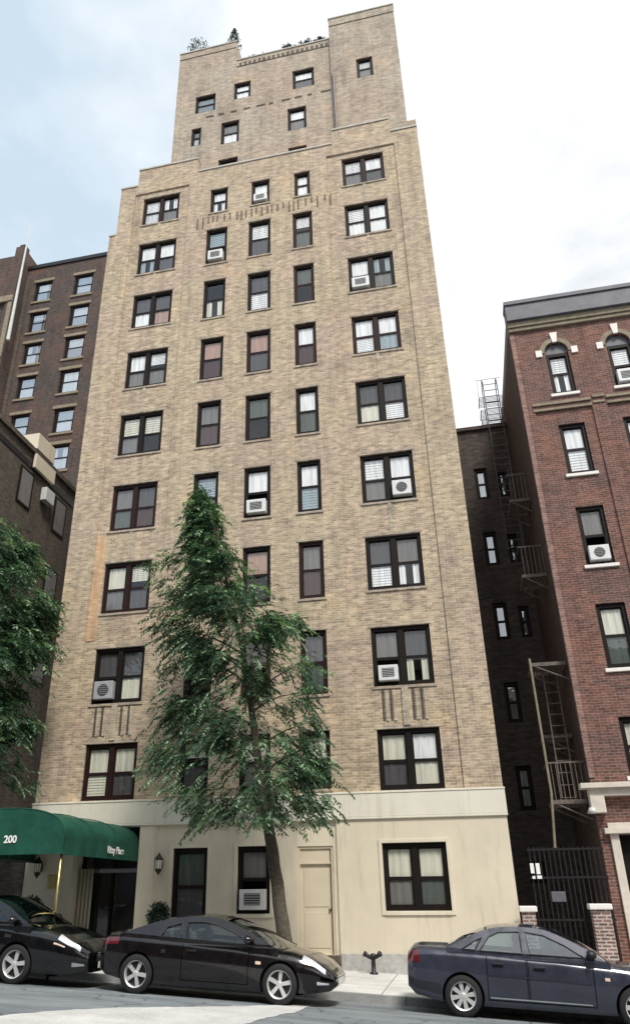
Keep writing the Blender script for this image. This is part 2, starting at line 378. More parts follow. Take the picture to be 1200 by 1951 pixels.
for x in range(-40, 41, 2):
    for (y0, y1, up) in ((KY-.16, KY-.004, .004),):
        a, b_ = x+.005, x+1.995
        za, zb = side_z(a, KY)+up, side_z(b_, KY)+up
        v = len(kb.v)
        kb.v += [(a, y0, za-.4), (b_, y0, zb-.4), (b_, y1, zb-.4), (a, y1, za-.4), (a, y0+.02, za), (b_, y0+.02, zb), (b_, y1, zb), (a, y1, za)]
        for f in ((0, 3, 2, 1), (4, 5, 6, 7), (0, 1, 5, 4), (1, 2, 6, 5), (2, 3, 7, 6), (3, 0, 4, 7)): kb.f.append(tuple(v+i for i in f)); kb.m.append(0)
tag(kb.build('kerb', 'kerb'), kind='structure')
# wedge of sunlight on the roadway, painted as a paler patch
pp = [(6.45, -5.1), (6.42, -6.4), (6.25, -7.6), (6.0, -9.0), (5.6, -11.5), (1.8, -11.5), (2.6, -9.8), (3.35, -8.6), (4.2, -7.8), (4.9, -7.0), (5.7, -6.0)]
def irr(p):
    out = []
    for i in range(len(p)):
        a, b_ = Vector(p[i]), Vector(p[(i+1) % len(p)])
        for k in range(8):
            q = a.lerp(b_, k/8); out.append((q.x+random.uniform(-.04, .04), q.y+random.uniform(-.035, .035)))
    return out
pq = irr(pp); me = bpy.data.meshes.new('sunlit_patch')
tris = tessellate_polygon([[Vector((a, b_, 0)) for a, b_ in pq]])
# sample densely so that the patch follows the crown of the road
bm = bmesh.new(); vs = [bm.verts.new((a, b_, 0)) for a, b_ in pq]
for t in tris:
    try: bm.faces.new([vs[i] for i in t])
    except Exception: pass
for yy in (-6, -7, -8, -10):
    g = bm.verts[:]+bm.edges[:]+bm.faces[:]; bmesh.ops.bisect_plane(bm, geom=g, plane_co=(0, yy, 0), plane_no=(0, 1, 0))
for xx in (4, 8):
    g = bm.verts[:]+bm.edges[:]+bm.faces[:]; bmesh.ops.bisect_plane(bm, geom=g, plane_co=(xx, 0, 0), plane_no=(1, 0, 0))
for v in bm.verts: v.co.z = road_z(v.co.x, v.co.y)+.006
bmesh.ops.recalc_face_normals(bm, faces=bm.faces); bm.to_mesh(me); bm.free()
tag(link('sunlit_patch', me, 'sunpatch'), kind='structure')

# ================================================================== MAIN BUILDING
X0, X1 = -2.8, 10.52
top_z = [28.98, 26.26, 23.44, 20.53, 17.62, 14.63, 11.66, 8.72, 5.78]
hgt = [1.6, 1.7, 1.72, 1.72, 1.77, 1.78, 1.77, 1.75, 1.6]
LT = ['ww/wg', 'ww/bs', 'ss/wp', 'ww/gg', 'yy/g-', 'gs/em', 'yy/gs', 'ss/Ay', 'yy/ys']
RT = ['ww/gs', 'ww/ww', 'wb/Ag', 'ww/wb', 'ss/yw', 'ww/gA', 'sg/ww', 'gs/Ay', 'yw/sy']
MT = [['w/w', 'w/A', 'w/w'], ['b/A', 'w/s', 'w/e'], ['-/y', 's/w', 'e/-'], ['p/m', 'p/s', 'w/m'], ['g/m', 'e/-', 'w/e'],
      ['b/g', 'w/A', 'w/b'], ['g/m', 'p/s', 'g/m'], ['e/-', 'g/-', 's/e'], ['y/s', 'y/g', 'y/-']]
MXS = [(1.6, 2.5), (3.4, 4.32), (5.23, 6.03)]
front_w = []       # x0,x1,z0,z1,tones,pair
for k in range(9):
    front_w.append((-1.4, .27, top_z[k]-hgt[k], top_z[k], LT[k], True))
    front_w.append((7.34, 9.05, top_z[k]-hgt[k], top_z[k], RT[k], True))
    for c in range(3):
        zt = 28.64 if k == 0 else top_z[k]+.04
        h = 1.38 if k == 0 else (1.55 if k == 8 else 1.92)
        x0, x1 = MXS[c]
        if k == 0: x0, x1 = x0+.1, x1-.04
        front_w.append((x0, x1, zt-h, zt, MT[k][c], False))
bldg = tag(empty('apartment_building', (0, 0, 0)), 'tall buff brick apartment house with stepped top and cream stucco ground floor', 'apartment building')
def inside(ws, x, z): return any(a < x < b_ and c < z < d for a, b_, c, d, *_ in ws)
def main_depth(x, z):
    if x < -2.5 and z > 27.0: return 'out'
    if x < -1.72 and z > 29.8: return 'out'
    if 1.05 < x < 7.0 and z > 29.95: return 'out'
    if x > 9.43 and z > 30.0: return 'out'
    if inside(front_w, x, z): return 'hole'
    if (-1.8 < x < .7 or 6.72 < x < 9.55) and z < 29.3: return .06
    return 0.0
xs = cuts([X0, -2.5, -1.72, 1.05, 7.0, 9.43, X1, -1.8, .7, 6.72, 9.55]+[w[0] for w in front_w]+[w[1] for w in front_w])
zs = cuts([3.9, 27.0, 29.8, 29.95, 30.0, 30.8, 29.3]+[w[2] for w in front_w]+[w[3] for w in front_w])
mb = MB(); heightfield(mb, xs, zs, main_depth, 13.0, .17)
mb.quad([(X0, 13, 3.9), (X1, 13, 3.9), (X1, 13, 27), (X0, 13, 27)])
wall = mb.build('wall', 'buff', bldg)
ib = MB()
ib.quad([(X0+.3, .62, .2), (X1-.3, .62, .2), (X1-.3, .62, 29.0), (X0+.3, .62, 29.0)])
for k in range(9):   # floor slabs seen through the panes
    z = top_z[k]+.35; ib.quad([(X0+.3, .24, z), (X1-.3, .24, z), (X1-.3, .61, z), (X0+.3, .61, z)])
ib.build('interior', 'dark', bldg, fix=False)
for w in front_w: window(bldg, w[0], w[1], w[2], w[3], w[4], 0.06 if w[5] else 0, w[5], 'maroonframe' if random.random() < .35 else 'frame', ledge='grey_buff')
# copings
cp = MB()
for (a, b_, z) in ((-2.82, -2.52, 27.0), (-2.52, -1.74, 29.8), (-1.74, 1.07, 30.8), (1.09, 6.98, 29.95), (7.0, 9.43, 30.8), (9.45, 10.54, 30.0)):
    cp.box(a, b_, -.04, .34, z+.002, z+.10)
bevel(cp.build('coping', 'coping', bldg), .01)
# shallow projecting brick details: centre strips, header band, lintels
sp = MB()
for cx in (-.565, 8.195):
    sp.box(cx-.09, cx+.09, .012, .058, 5.86, 6.94)
    for d in (-.52, -.30, .32, .56): sp.box(cx+d-.035, cx+d+.035, .03, .058, 6.0, 6.85)
for k in range(7):
    for cx in (-.565, 8.195):
        if k in (0, 1, 3, 5): sp.box(cx-.05, cx+.05, .035, .058, top_z[k+1]+.02, top_z[k]-hgt[k]-.02)
sp.build('spandrel_strip', 'pale_brick', bldg)
dk = MB()
for cx in (-.565, 8.195):
    for d in (-.62, -.40, .22, .46): dk.box(cx+d-.035, cx+d+.035, .052, .059, 6.0, 6.85)  # dark brick strips stand in for the shade inside recessed slots
dk.build('slot_shade_strip', 'tan_brick', bldg); dk = MB()
x = 1.15
while x < 6.9:      # a band of brick soldiers under the top windows
    h = random.uniform(.3, .62); dk.box(x, x+.07, -.012, -.002, 27.05-h, 27.05); x += random.choice((.19, .24, .31))
dk.build('brick_pattern', 'soldier_brick', bldg)
op = MB(); op.box(-1.795, -1.44, .045, .0585, 9.0, 12.7); op.build('orange_strip', 'orange_brick', bldg)  # thin strip of orange-tinted brick on the pier
# ground floor: stucco, piers, entrance recess
g_w = [(1.57, 2.56, .95, 2.87, 'e/s', False), (3.40, 4.30, 1.27, 2.88, 'g/A', False), (7.30, 8.93, 1.32, 2.88, 'yy/ge', True)]
ENT = (-1.36, .58, 3.44); DOOR = (5.05, 6.0, .36, 2.85)
def g_depth(x, z):
    if inside(g_w, x, z): return 'hole'
    if ENT[0] < x < ENT[1] and z < ENT[2]: return 'out'
    if DOOR[0] < x < DOOR[1] and DOOR[2] < z < DOOR[3]: return 'hole'
    if x < -1.36: return -.05
    if ENT[1] < x < 1.05: return -.04
    if 1.05 < x < 6.12: return .03
    return -.03
xs = cuts([X0, -1.36, .58, 1.05, 6.12, X1, DOOR[0], DOOR[1]]+[w[0] for w in g_w]+[w[1] for w in g_w])
zs = cuts([-.6, 3.44, 3.47, 3.9, DOOR[2], DOOR[3]]+[w[2] for w in g_w]+[w[3] for w in g_w])
mb = MB(); heightfield(mb, xs, zs, g_depth, 1.6, .17, lambda x, z: 1 if x < 1.05 else 0)
mb.build('ground_floor_wall', ['stucco', 'stucco_pier'], bldg)
for w in g_w: window(bldg, w[0], w[1], w[2], w[3], w[4], .03 if w[0] < 5 else -.03, w[5], 'frame')
trim = MB()
for w in g_w:
    y = .03 if w[0] < 5 else -.03; t = .09
    trim.box(w[0]-t, w[0]-.002, y-.03, y+.02, w[2]-t, w[3]+t); trim.box(w[1]+.002, w[1]+t, y-.03, y+.02, w[2]-t, w[3]+t)
    trim.box(w[0]-.002, w[1]+.002, y-.03, y+.02, w[3]+.002, w[3]+t); trim.box(w[0]-.002, w[1]+.002, y-.045, y+.02, w[2]-t, w[2]-.002)
bevel(trim.build('window_surround', 'stucco_pier', bldg), .006)
bd = MB(); bd.box(X0-.03, X1+.03, -.075, .2, 3.52, 4.10); bd.box(X0-.04, X1+.04, -.09, .2, 4.102, 4.15); bd.box(X0-.035, X1+.035, -.085, .2, 3.47, 3.518)
bevel(bd.build('stone_band', 'band', bldg), .01)
bs = MB(); bs.box(6.14, X1+.02, -.085, .05, -.6, .40); bs.box(1.06, 5.0, -.03, .05, -.6, .42)
bevel(bs.build('stone_base', 'stone', bldg), .012)
# service door
d = MB(); d.box(DOOR[0]+.06, DOOR[1]-.06, .12, .165, .36, 2.42); door = d.build('door', 'creamdoor', bldg)
pn = MB()
for (a, b_) in ((.5, 1.3), (1.42, 2.3)): pn.box(5.2, 5.85, .108, .119, a, b_)
bevel(pn.build('door_panel', 'creamdoor', door), .008)
h = MB(); h.lathe([(0, 0), (.03, 0), (.03, .05), (0, .06)], (5.87, .06, 1.35), 'y', 10); h.build('handle', 'brass', door)
tr = MB(); tr.box(DOOR[0]+.06, DOOR[1]-.06, .10, .165, 2.46, 2.79); tr.build('door_transom', 'creamdoor', bldg)
ff = MB()
for (a, b_, c, e) in ((DOOR[0], DOOR[0]+.06, .36, 2.85), (DOOR[1]-.06, DOOR[1], .36, 2.85), (DOOR[0]+.06, DOOR[1]-.06, 2.79, 2.85), (DOOR[0]+.06, DOOR[1]-.06, 2.42, 2.46)): ff.box(a, b_, .06, .168, c, e)
ff.build('door_frame', 'creamdoor', bldg)
jb = MB(); jb.box(DOOR[1]-.075, DOOR[1]-.062, .055, .12, .36, 2.79); jb.build('door_jamb', 'maroonframe', bldg)
st = MB(); st.box(4.95, 6.1, -.45, .16, -.4, .17); st.box(4.98, 6.08, -.18, .168, .172, .355)
bevel(st.build('door_step', 'tan_brick', bldg), .01)
# entrance: dark glass doors behind the canopy
en = MB(); Y = .55
for (a, b_) in ((-1.36, -1.28), (-.43, -.35), (.5, .58)): en.box(a, b_, Y, Y+.1, 0, 3.3)
en.box(-1.28, .5, Y-.01, Y+.11, 2.30, 2.40, 1); en.box(-1.28, .5, Y, Y+.1, 3.2, 3.3); en.box(-1.28, .5, Y, Y+.1, .2, .38)
ent = en.build('entrance_door', ['frame', 'chrome'], bldg)
gl = MB(); gl.quad([(-1.28, Y+.05, .2), (.5, Y+.05, .2), (.5, Y+.05, 3.2), (-1.28, Y+.05, 3.2)]); gl.build('pane', 'glass', ent, fix=False)
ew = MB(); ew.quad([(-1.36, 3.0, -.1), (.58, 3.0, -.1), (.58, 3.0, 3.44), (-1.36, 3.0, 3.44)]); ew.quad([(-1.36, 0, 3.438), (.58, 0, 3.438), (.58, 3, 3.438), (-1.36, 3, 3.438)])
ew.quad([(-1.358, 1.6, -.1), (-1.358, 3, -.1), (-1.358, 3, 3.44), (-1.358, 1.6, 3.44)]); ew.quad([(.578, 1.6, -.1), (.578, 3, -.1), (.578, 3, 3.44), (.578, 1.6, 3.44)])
ew.build('entrance_hall_darkness', 'dark', bldg, fix=False)
cn = MB()
for i in range(9):
    x = -1.36+.055*i; cn.tube([(x, .35+.05*(i % 2), .25), (x, .35+.05*(i % 2), 2.4)], .035, 8)
cn.build('entrance_column', 'stucco_pier', bldg, True)
# penthouse tower, one metre back
t_w = [(5.15, 6.19, 35.65, 37.01, 'w/s', False), (4.88, 5.76, 32.78, 34.31, 'w/g', False), (4.89, 5.73, 30.2, 31.62, 'g/g', False),
       (2.25, 3.09, 35.87, 37.07, 'w/w', False), (1.68, 2.56, 32.82, 34.35, 'g/w', False), (1.61, 2.54, 30.2, 31.80, 'e/e', False),
       (.30, 1.33, 35.43, 36.7, 'b/b', False), (.2, .69, 33.13, 34.36, 'b/w', False), (8.22, 8.97, 35.24, 36.64, 'w/g', False)]
def t_depth(x, z):
    if x < 2.32 and z > 40.4: return 'out'
    if 2.32 < x < 7.02 and z > 38.83: return 'out'
    if inside(t_w, x, z): return 'hole'
    return .88 if x > 7.02 else 1.0
xs = cuts([-.71, 2.32, 7.02, 10.2]+[w[0] for w in t_w]+[w[1] for w in t_w]); zs = cuts([29.5, 38.83, 40.4, 40.0, 40.2]+[w[2] for w in t_w]+[w[3] for w in t_w])
mb = MB(); heightfield(mb, xs, zs, lambda x, z: 'out' if (x > 7.02 and z > 40.2) else t_depth(x, z), 11.0, .17)
mb.build('tower_wall', 'grey_buff', bldg)
ib = MB(); ib.quad([(-.6, 1.7, 29.6), (10.1, 1.7, 29.6), (10.1, 1.7, 38.7), (-.6, 1.7, 38.7)]); ib.build('interior', 'dark', bldg, fix=False)
for w in t_w: window(bldg, w[0], w[1], w[2], w[3], w[4], .88 if w[0] > 7 else 1.0, False, 'frame')
sb = MB(); sb.box(9.6, 10.62, 2.2, 9.0, 29.6, 33.4); sb.build('tower_shoulder', 'grey_buff', bldg)
cp = MB()
for (a, b_, z, y) in ((-.73, 2.33, 40.4, 1), (2.34, 7.0, 38.83, 1), (7.0, 10.22, 40.2, .88)): cp.box(a, b_, y-.04, y+.3, z+.002, z+.09)
bevel(cp.build('coping', 'coping', bldg), .01)
ct = MB(); x = .9
while x < 6.9:
    ct.box(x, x+random.uniform(.2, .5), .985, .998, 34.95+random.uniform(-.02, .02), 35.07); x += .62
ct.box(-.70, 2.30, .985, .998, 39.9, 39.97); ct.box(2.34, 7.0, .985, .998, 38.3, 38.37); ct.box(7.03, 10.19, .865, .878, 39.6, 39.67)
x = 2.5
while x < 6.9: ct.box(x, x+.1, .98, .998, 38.37, 38.6); x += .24
ct.build('brick_course', 'tan_brick', bldg)
pi = MB(); pi.tube([(7.12, .82, 31.0), (7.12, .82, 35.9)], .05, 8); bevel(pi.build('drainpipe', 'blackiron', bldg), .004)

# air conditioners in the sashes: things of their own
def aircon(x0, x1, z0, z1, y, label, mat='ac', round_=False):
    e = tag(empty('air_conditioner', ((x0+x1)/2, y, z0)), label, 'air conditioner', 'window air conditioners')
    w = (x1-x0)/2; h = z1-z0
    b_ = MB(); b_.box(-w, w, -.16, .22, 0, h); bevel(b_.build('casing', mat, e), .015)
    g = MB()
    if round_: g.lathe([(0, -.170), (h*.33, -.170), (h*.34, -.158)], (0, 0, h*.5), 'y', 20)
    else: g.box(-w*.62, w*.62, -.166, -.159, h*.22, h*.80)
    g.build('grille', 'acgrille', e)
    s = MB()
    for k in range(5):
        q = w*.62 if not round_ else math.sqrt(max(.0001, (h*.33)**2-(h*(.27+.115*k-.5))**2))
        s.box(-q, q, -.176, -.168, h*(.27+.115*k), h*(.27+.115*k)+.010)
    s.build('louvre', mat if not round_ else 'acgrey', e)
    return e
c = (7.34+9.05)/2
aircon(7.46, 8.10, top_z[2]-hgt[2]+.13, top_z[2]-hgt[2]+.60, .10, 'pale air conditioner in the paired window third from the top of the right-hand bay')
aircon(8.32, 8.92, top_z[5]-hgt[5]+.14, top_z[5]-hgt[5]+.66, .10, 'white air conditioner in the right light of a paired window level with the tree tip', 'ac', True)
aircon(7.50, 8.06, top_z[7]-hgt[7]+.14, top_z[7]-hgt[7]+.58, .10, 'white air conditioner with dark grille two paired windows above the ground-floor window')
aircon(-1.28, -.66, top_z[7]-hgt[7]+.13, top_z[7]-hgt[7]+.68, .10, 'grey air conditioner in the left bay, second brick floor from the bottom', 'acgrey', True)
aircon(3.53, 4.18, top_z[5]+.04-1.92+.14, top_z[5]+.04-1.92+.62, .04, 'white air conditioner in the single window just right of the tree tip')
aircon(1.74, 2.35, top_z[1]+.04-1.92+.14, top_z[1]+.04-1.92+.62, .04, 'pale air conditioner under a bluish sash in the second row from the top')
aircon(3.62, 4.18, 28.64-1.38+.10, 28.64-1.38+.50, .04, 'small pale air conditioner in the topmost middle single window of the brick front')
aircon(3.50, 4.20, 1.36, 1.84, .06, 'white air conditioner in the ground-floor window beside the tree trunk')

# rooftop greenery
def leafball(mb, c, r, n, size, m=(0, 1), squash=1.0):
    for _ in range(n):
        u = random.gauss(0, 1), random.gauss(0, 1), random.gauss(0, 1); l = math.sqrt(sum(a*a for a in u)) or 1
        rr = r*random.uniform(.55, 1.05)
        p = Vector((c[0]+u[0]/l*rr, c[1]+u[1]/l*rr, c[2]+u[2]/l*rr*squash))
        d = Vector((random.uniform(-1, 1), random.uniform(-1, 1), random.uniform(-.6, 1))).normalized()*size
        s = d.cross(Vector((random.uniform(-1, 1), random.uniform(-1, 1), random.uniform(-1, 1)))).normalized()*size*.35
        mb.quad([p, p+d*.5+s, p+d, p+d*.5-s], random.choice(m))
def shrub(name, x, y, z, shape, label, h=.9, group='plants along the roof parapet'):
    e = tag(empty(name, (x, y, z)), label, 'shrub', group)
    p = MB(); p.lathe([(.0, 0), (.17, 0), (.22, .3), (.19, .3), (.0, .28)], n=14); p.build('pot', 'limestone', e)
    t = MB(); t.tube([(0, 0, .2), (.02, 0, .3+h*.5)], .025, 6); t.build('stem', 'bark', e)
    f = MB()
    if shape == 'cone':
        for k in range(9): leafball(f, (0, 0, .35+h*k/9), .30*(1-k/9.5)*max(.5, h), 60, .09)
    elif shape == 'ball': leafball(f, (0, 0, .3+h*.5), h*.48, 420, .09)
    else:
        for k in range(6): leafball(f, (random.uniform(-.28, .28), random.uniform(-.1, .1), .3+random.uniform(0, h*.6)), .14, 45, .10)
    f.build('foliage', ['shrub', 'leafA'], e, fix=False); return e
shrub('roof_shrub', .1, 1.35, 40.35, 'ball', 'dark round shrub on the left corner of the tower roof', 1.1)
shrub('roof_shrub', 2.05, 1.35, 40.35, 'cone', 'pointed dark conifer beside the step in the tower parapet', 1.5)
for i, (x, h) in enumerate(((2.9, .5), (3.3, .55), (3.75, .7), (4.75, .55), (5.05, .8), (5.4, .6), (5.75, .7), (6.25, .5), (6.6, .8))):
    shrub('parapet_plant', x, 1.32, 38.72, 'loose', 'low leafy plant, %s from the left on the middle parapet of the tower roof' % ['first', 'second', 'third', 'fourth', 'fifth', 'sixth', 'seventh', 'eighth', 'ninth'][i], h)

# ================================================================== NEIGHBOURS
# dark brick block far behind on the left
nb = tag(empty('brick_tenement', (0, 0, 0)), 'dark brown brick block with white sashes behind the left edge of the tall buff building', 'building')
nw = []
for z in (40.3, 37.55, 34.85, 32.1, 29.1, 26.4, 23.6, 20.8): nw += [(-16.15, -14.85, z-1.75, z), (-13.15, -11.75, z-1.8, z+.02)]
xs = cuts([-16.95, -9.0]+[w[0] for w in nw]+[w[1] for w in nw]); zs = cuts([-.5, 41.7]+[w[2] for w in nw]+[w[3] for w in nw])
mb = MB(); heightfield(mb, xs, zs, lambda x, z: 'hole' if inside(nw, x, z) else 14.0, 26.0, .2)
mb.build('wall', 'dark_brick', nb)
ib = MB(); ib.quad([(-16.9, 14.7, 0), (-9.1, 14.7, 0), (-9.1, 14.7, 41), (-16.9, 14.7, 41)]); ib.build('interior', 'dark', nb, fix=False)
for i, w in enumerate(nw): window(nb, w[0]+.12, w[1], w[2], w[3], random.choice(['w/b', 'w/w', 'b/w', 'w/g']), 14.0, False, 'frame', None, pane_mat='skyglass')
hd = MB()
for w in nw: hd.box(w[0]-.12, w[1]+.12, 13.94, 13.998, w[3]+.02, w[3]+.24); hd.box(w[0]-.1, w[1]+.1, 13.92, 13.998, w[2]-.16, w[2]-.01)
hd.build('stone_lintel', 'olivetrim', nb)
pr = MB(); pr.box(-17.0, -8.95, 13.9, 14.3, 41.702, 42.0); pr.build('parapet', 'blackiron', nb)
st = MB(); st.box(-16.9, -16.6, 13.9, 13.998, 2, 41.0); st.build('corner_strip', 'tan_brick', nb)
nb2 = tag(empty('brick_tower_block', (0, 0, 0)), 'sooty dark block with a raised corner at the far left skyline', 'building')
mb = MB(); mb.box(-17.55, -16.98, 13.0, 22, -.5, 43.1); mb.box(-30, -17.57, 13.2, 22, -.5, 42.5); mb.build('wall', 'dark_brick', nb2)
mb = MB(); mb.box(-17.5, -17.1, 13.3, 13.9, 43.102, 43.6); mb.build('chimney', 'blackiron', nb2)
cn = MB(); cn.box(-30, -17.0, 12.9, 12.998, 38.0, 38.5); cn.box(-30, -17.0, 12.9, 12.998, 33.0, 33.3); cn.box(-17.3, -17.0, 12.93, 12.998, 5, 37.9)
cn.build('string_course', 'olivetrim', nb2)
w_ = MB()
for z in (39, 35, 31, 27, 23): w_.box(-19.8, -18.7, 13.12, 13.19, z, z+1.8)
w_.build('window', 'acgrille', nb2)
fp = MB(); fp.tube([(-16.3, 12.4, 34), (-16.3, 12.4, 43.2)], [.12, .05], 8); fp.tube([(-16.3, 12.4, 43.2), (-16.3, 12.4, 44.4)], .03, 6)
tag(fp.build('roof_mast', 'whiteframe'), 'thin white mast standing against the sooty block at the far left', 'mast')
# tan brick neighbour whose side wall faces the gap
ln = tag(empty('tan_house', (0, 0, 0)), 'tan brick house left of the gap, its roof edge running back beside the street tree', 'building')
mb = MB(); mb.box(-16, -6.3, -.3, 13.5, -.5, 18.0); mb.build('wall', 'tan_brick', ln)
cp = MB(); cp.box(-6.42, -6.18, -.35, 13.5, 17.99+.02, 18.22); cp.box(-16, -6.42, -.45, -.1, 18.01, 18.22); cp.build('coping', 'tan_brick', ln)
ps = MB(); ps.box(-6.34, -6.27, -.3, 13.4, 17.3, 17.55); ps.build('string_course', 'blackiron', ln)
for (y, z) in ((1.6, 15.5), (4.4, 15.5), (1.6, 12.3), (4.4, 12.3), (1.6, 9.1), (4.4, 9.1)):
    f = MB(); f.box(-6.33, -6.26, y, y+1.0, z, z+1.6); fr = f.build('window', 'frame', ln)
    p = MB(); p.quad([(-6.255, y+.1, z+.1), (-6.255, y+.9, z+.1), (-6.255, y+.9, z+1.5), (-6.255, y+.1, z+1.5)]); p.build('pane', 'tg', fr, fix=False)
dm = MB(); dm.box(-7.4, -6.15, 2.3, 3.7, 18.24, 19.0); dm.box(-6.24, -6.12, 2.3, 3.9, 17.35, 18.0); bevel(dm.build('rooftop_bulkhead', 'stucco', ln), .02)
vt = MB(); vt.box(-6.26, -6.0, 3.2, 3.9, 16.3, 16.9); bevel(vt.build('vent_hood', 'whiteframe', ln), .03)
# wall closing the gap at street level
gw = MB(); gw.box(-6.28, -2.86, .6, .8, -.5, 3.0); tag(gw.build('gap_wall', 'shaded_brick'), 'low dark wall closing the gap left of the entrance pier', 'wall')

# right-hand red brick building
rb = tag(empty('brick_house', (0, 0, 0)), 'red brick house with arched top windows and a slate-grey cornice beyond the alley', 'building')
RX = 12.68
cols = [(13.68, 14.40), (15.58, 16.32), (17.45, 18.2)]
rw = []
for ci, (a, b_) in enumerate(cols):
    for ri, (z0, z1) in enumerate(((15.98, 17.62), (13.06, 14.86), (10.06, 11.95), (7.06, 8.90), (4.30, 5.78))):
        wx = .06 if ri > 0 else 0
        t = [['w/w', 'w/w', 'g/A', 'y/e', 'y/w'], ['w/A', 'w/g', 'w/g', 'w/y', 'y/g'], ['w/g', 'w/w', 'g/w', 'y/y', 'y/g']][ci][ri]
        rw.append((a-wx/2, b_+wx/2, z0, z1, t))
RD = (13.10, 14.15, 2.95)
def r_depth(x, z):
    if inside(rw, x, z): return .0+0 if False else 'hole'
    if RD[0] < x < RD[1] and z < RD[2]: return 'hole'
    for a, b_ in cols:     # arches of the top windows, stepped finely
        cx = (a+b_)/2; r = (b_-a)/2
        if z >= 17.62 and (x-cx)**2/r**2+(z-17.62)**2/.40**2 < 1: return 'hole'
    if RX+.35 < x and z < 15.5 and z > 4.2 and not (14.75 < x < 15.2 or 16.65 < x < 17.1): return .05
    return 0.0
ax = []; az = [17.62+.40*math.sin(k*PI/2/10) for k in range(11)]
for a, b_ in cols:
    cx = (a+b_)/2; r = (b_-a)/2
    for k in range(1, 10): ax += [cx+r*math.cos(k*PI/20), cx-r*math.cos(k*PI/20)]
xs = cuts([RX, RX+.35, 24, RD[0], RD[1], 14.75, 15.2, 16.65, 17.1]+ax+[w[0] for w in rw]+[w[1] for w in rw])
zs = cuts([-.7, RD[2], 19.0, 15.5, 4.2]+az+[w[2] for w in rw]+[w[3] for w in rw])
mb = MB(); heightfield(mb, xs, zs, r_depth, .25, .2); mb.build('wall', 'red', rb)
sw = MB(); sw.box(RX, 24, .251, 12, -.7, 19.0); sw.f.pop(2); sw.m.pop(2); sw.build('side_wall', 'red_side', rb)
ib = MB(); ib.quad([(RX+.1, .9, -.3), (24, .9, -.3), (24, .9, 18.9), (RX+.1, .9, 18.9)]); ib.build('interior', 'dark', rb, fix=False)
for i, w in enumerate(rw): window(rb, w[0], w[1], w[2], w[3], w[4], .05 if w[2] < 15 else 0, False, 'frame', 'whitestone')
for a, b_ in cols:
    cx = (a+b_)/2; ks = MB()
    ks.v += [(cx-.07, -.06, 18.02), (cx+.07, -.06, 18.02), (cx+.12, -.06, 18.42), (cx-.12, -.06, 18.42), (cx-.07, .02, 18.02), (cx+.07, .02, 18.02), (cx+.12, .02, 18.42), (cx-.12, .02, 18.42)]
    for f in ((0, 1, 2, 3), (4, 7, 6, 5), (0, 4, 5, 1), (1, 5, 6, 2), (2, 6, 7, 3), (3, 7, 4, 0)): ks.f.append(f); ks.m.append(0)
    bevel(ks.build('keystone', 'whitestone', rb), .01)
    for sx in (-1, 1):
        q = MB(); q.box(cx+sx*.56-.10, cx+sx*.56+.10, -.05, .02, 17.50, 17.76); bevel(q.build('impost_block', 'whitestone', rb), .008)
    ar = MB(); r = (b_-a)/2
    for k in range(14):     # brick hood over each arch
        t0, t1 = PI*k/14, PI*(k+1)/14
        P = lambda t, rr, hh, y: (cx+(r+rr)*math.cos(t), y, 17.64+(.40+hh)*math.sin(t))
        ar.quad([P(t0, .02, .02, -.03), P(t1, .02, .02, -.03), P(t1, .17, .17, -.03), P(t0, .17, .17, -.03)]); ar.quad([P(t0, .17, .17, -.03), P(t1, .17, .17, -.03), P(t1, .17, .17, .0), P(t0, .17, .17, .0)])
        ar.quad([P(t0, .02, .02, -.03), P(t0, .02, .02, .0), P(t1, .02, .02, .0), P(t1, .02, .02, -.03)])
    ar.build('brick_arch', 'olivetrim', rb)
    pl = MB(); pl.box(a, b_, .1, .16, 17.62, 18.0); pl.build('arch_infill', 'slate', rb)
cr = MB(); cr.box(RX-.04, 24, -.26, .3, 19.02, 19.66); cr.box(RX-.06, 24, -.31, .3, 19.662, 19.82); cr.box(RX-.02, 24, -.10, .2, 18.66, 18.80, 1); cr.box(RX-.03, 24, -.15, .2, 18.802, 19.018, 1)
x = RX
while x < 12: x += 1
bevel(cr.build('cornice', ['slate', 'olivetrim'], rb), .012)
rf = MB(); rf.box(RX, 24, .31, 12, 19.01, 19.5); rf.build('roof', 'slate', rb)
sc = MB()
for (a, b_) in ((RX+.3, 14.75), (14.8, 15.15), (15.2, 16.62), (16.67, 17.08), (17.13, 24)):
    up = .07 if b_-a < .6 else 0
    sc.box(a, b_, -.05, .04, 15.60+up, 15.70+up); sc.box(a, b_, -.035, .04, 15.40+up, 15.48+up)
bevel(sc.build('string_course', 'olivetrim', rb), .006)
lc = MB(); lc.box(RX-.30, 24, -.34, .1, 4.02, 4.14); lc.box(RX-.12, 24, -.22, .1, 3.84, 4.018); lc.box(RX-.12, RX+.22, -.26, .05, 3.45, 3.836)
bevel(lc.build('lower_cornice', 'limestone', rb), .01)
ds = MB(); ds.box(RD[0]-.2, RD[0]-.002, -.08, .1, -.4, 2.97); ds.box(RD[1]+.002, RD[1]+.2, -.08, .1, -.4, 2.97); ds.box(RD[0]-.32, RD[1]+.32, -.18, .1, 2.972, 3.10); ds.box(RD[0]-.22, RD[1]+.22, -.10, .1, 3.102, 3.22)
bevel(ds.build('door_surround', 'limestone', rb), .012)
dd = MB(); dd.box(RD[0], RD[1], .16, .2, -.4, 2.95); dd.build('door', 'frame', rb)
qn = MB(); qn.box(RX-.012, RX+.13, -.02, -.001, 4.3, 18.6); qn.build('corner_strip', 'corner_brick', rb)
aircon(13.76, 14.32, 10.17, 10.62, .08, 'white air conditioner with a dark round grille in the red brick house', 'ac', True)
aircon(15.68, 16.22, 16.08, 16.55, .04, 'pale air conditioner under an arched window at the right edge')

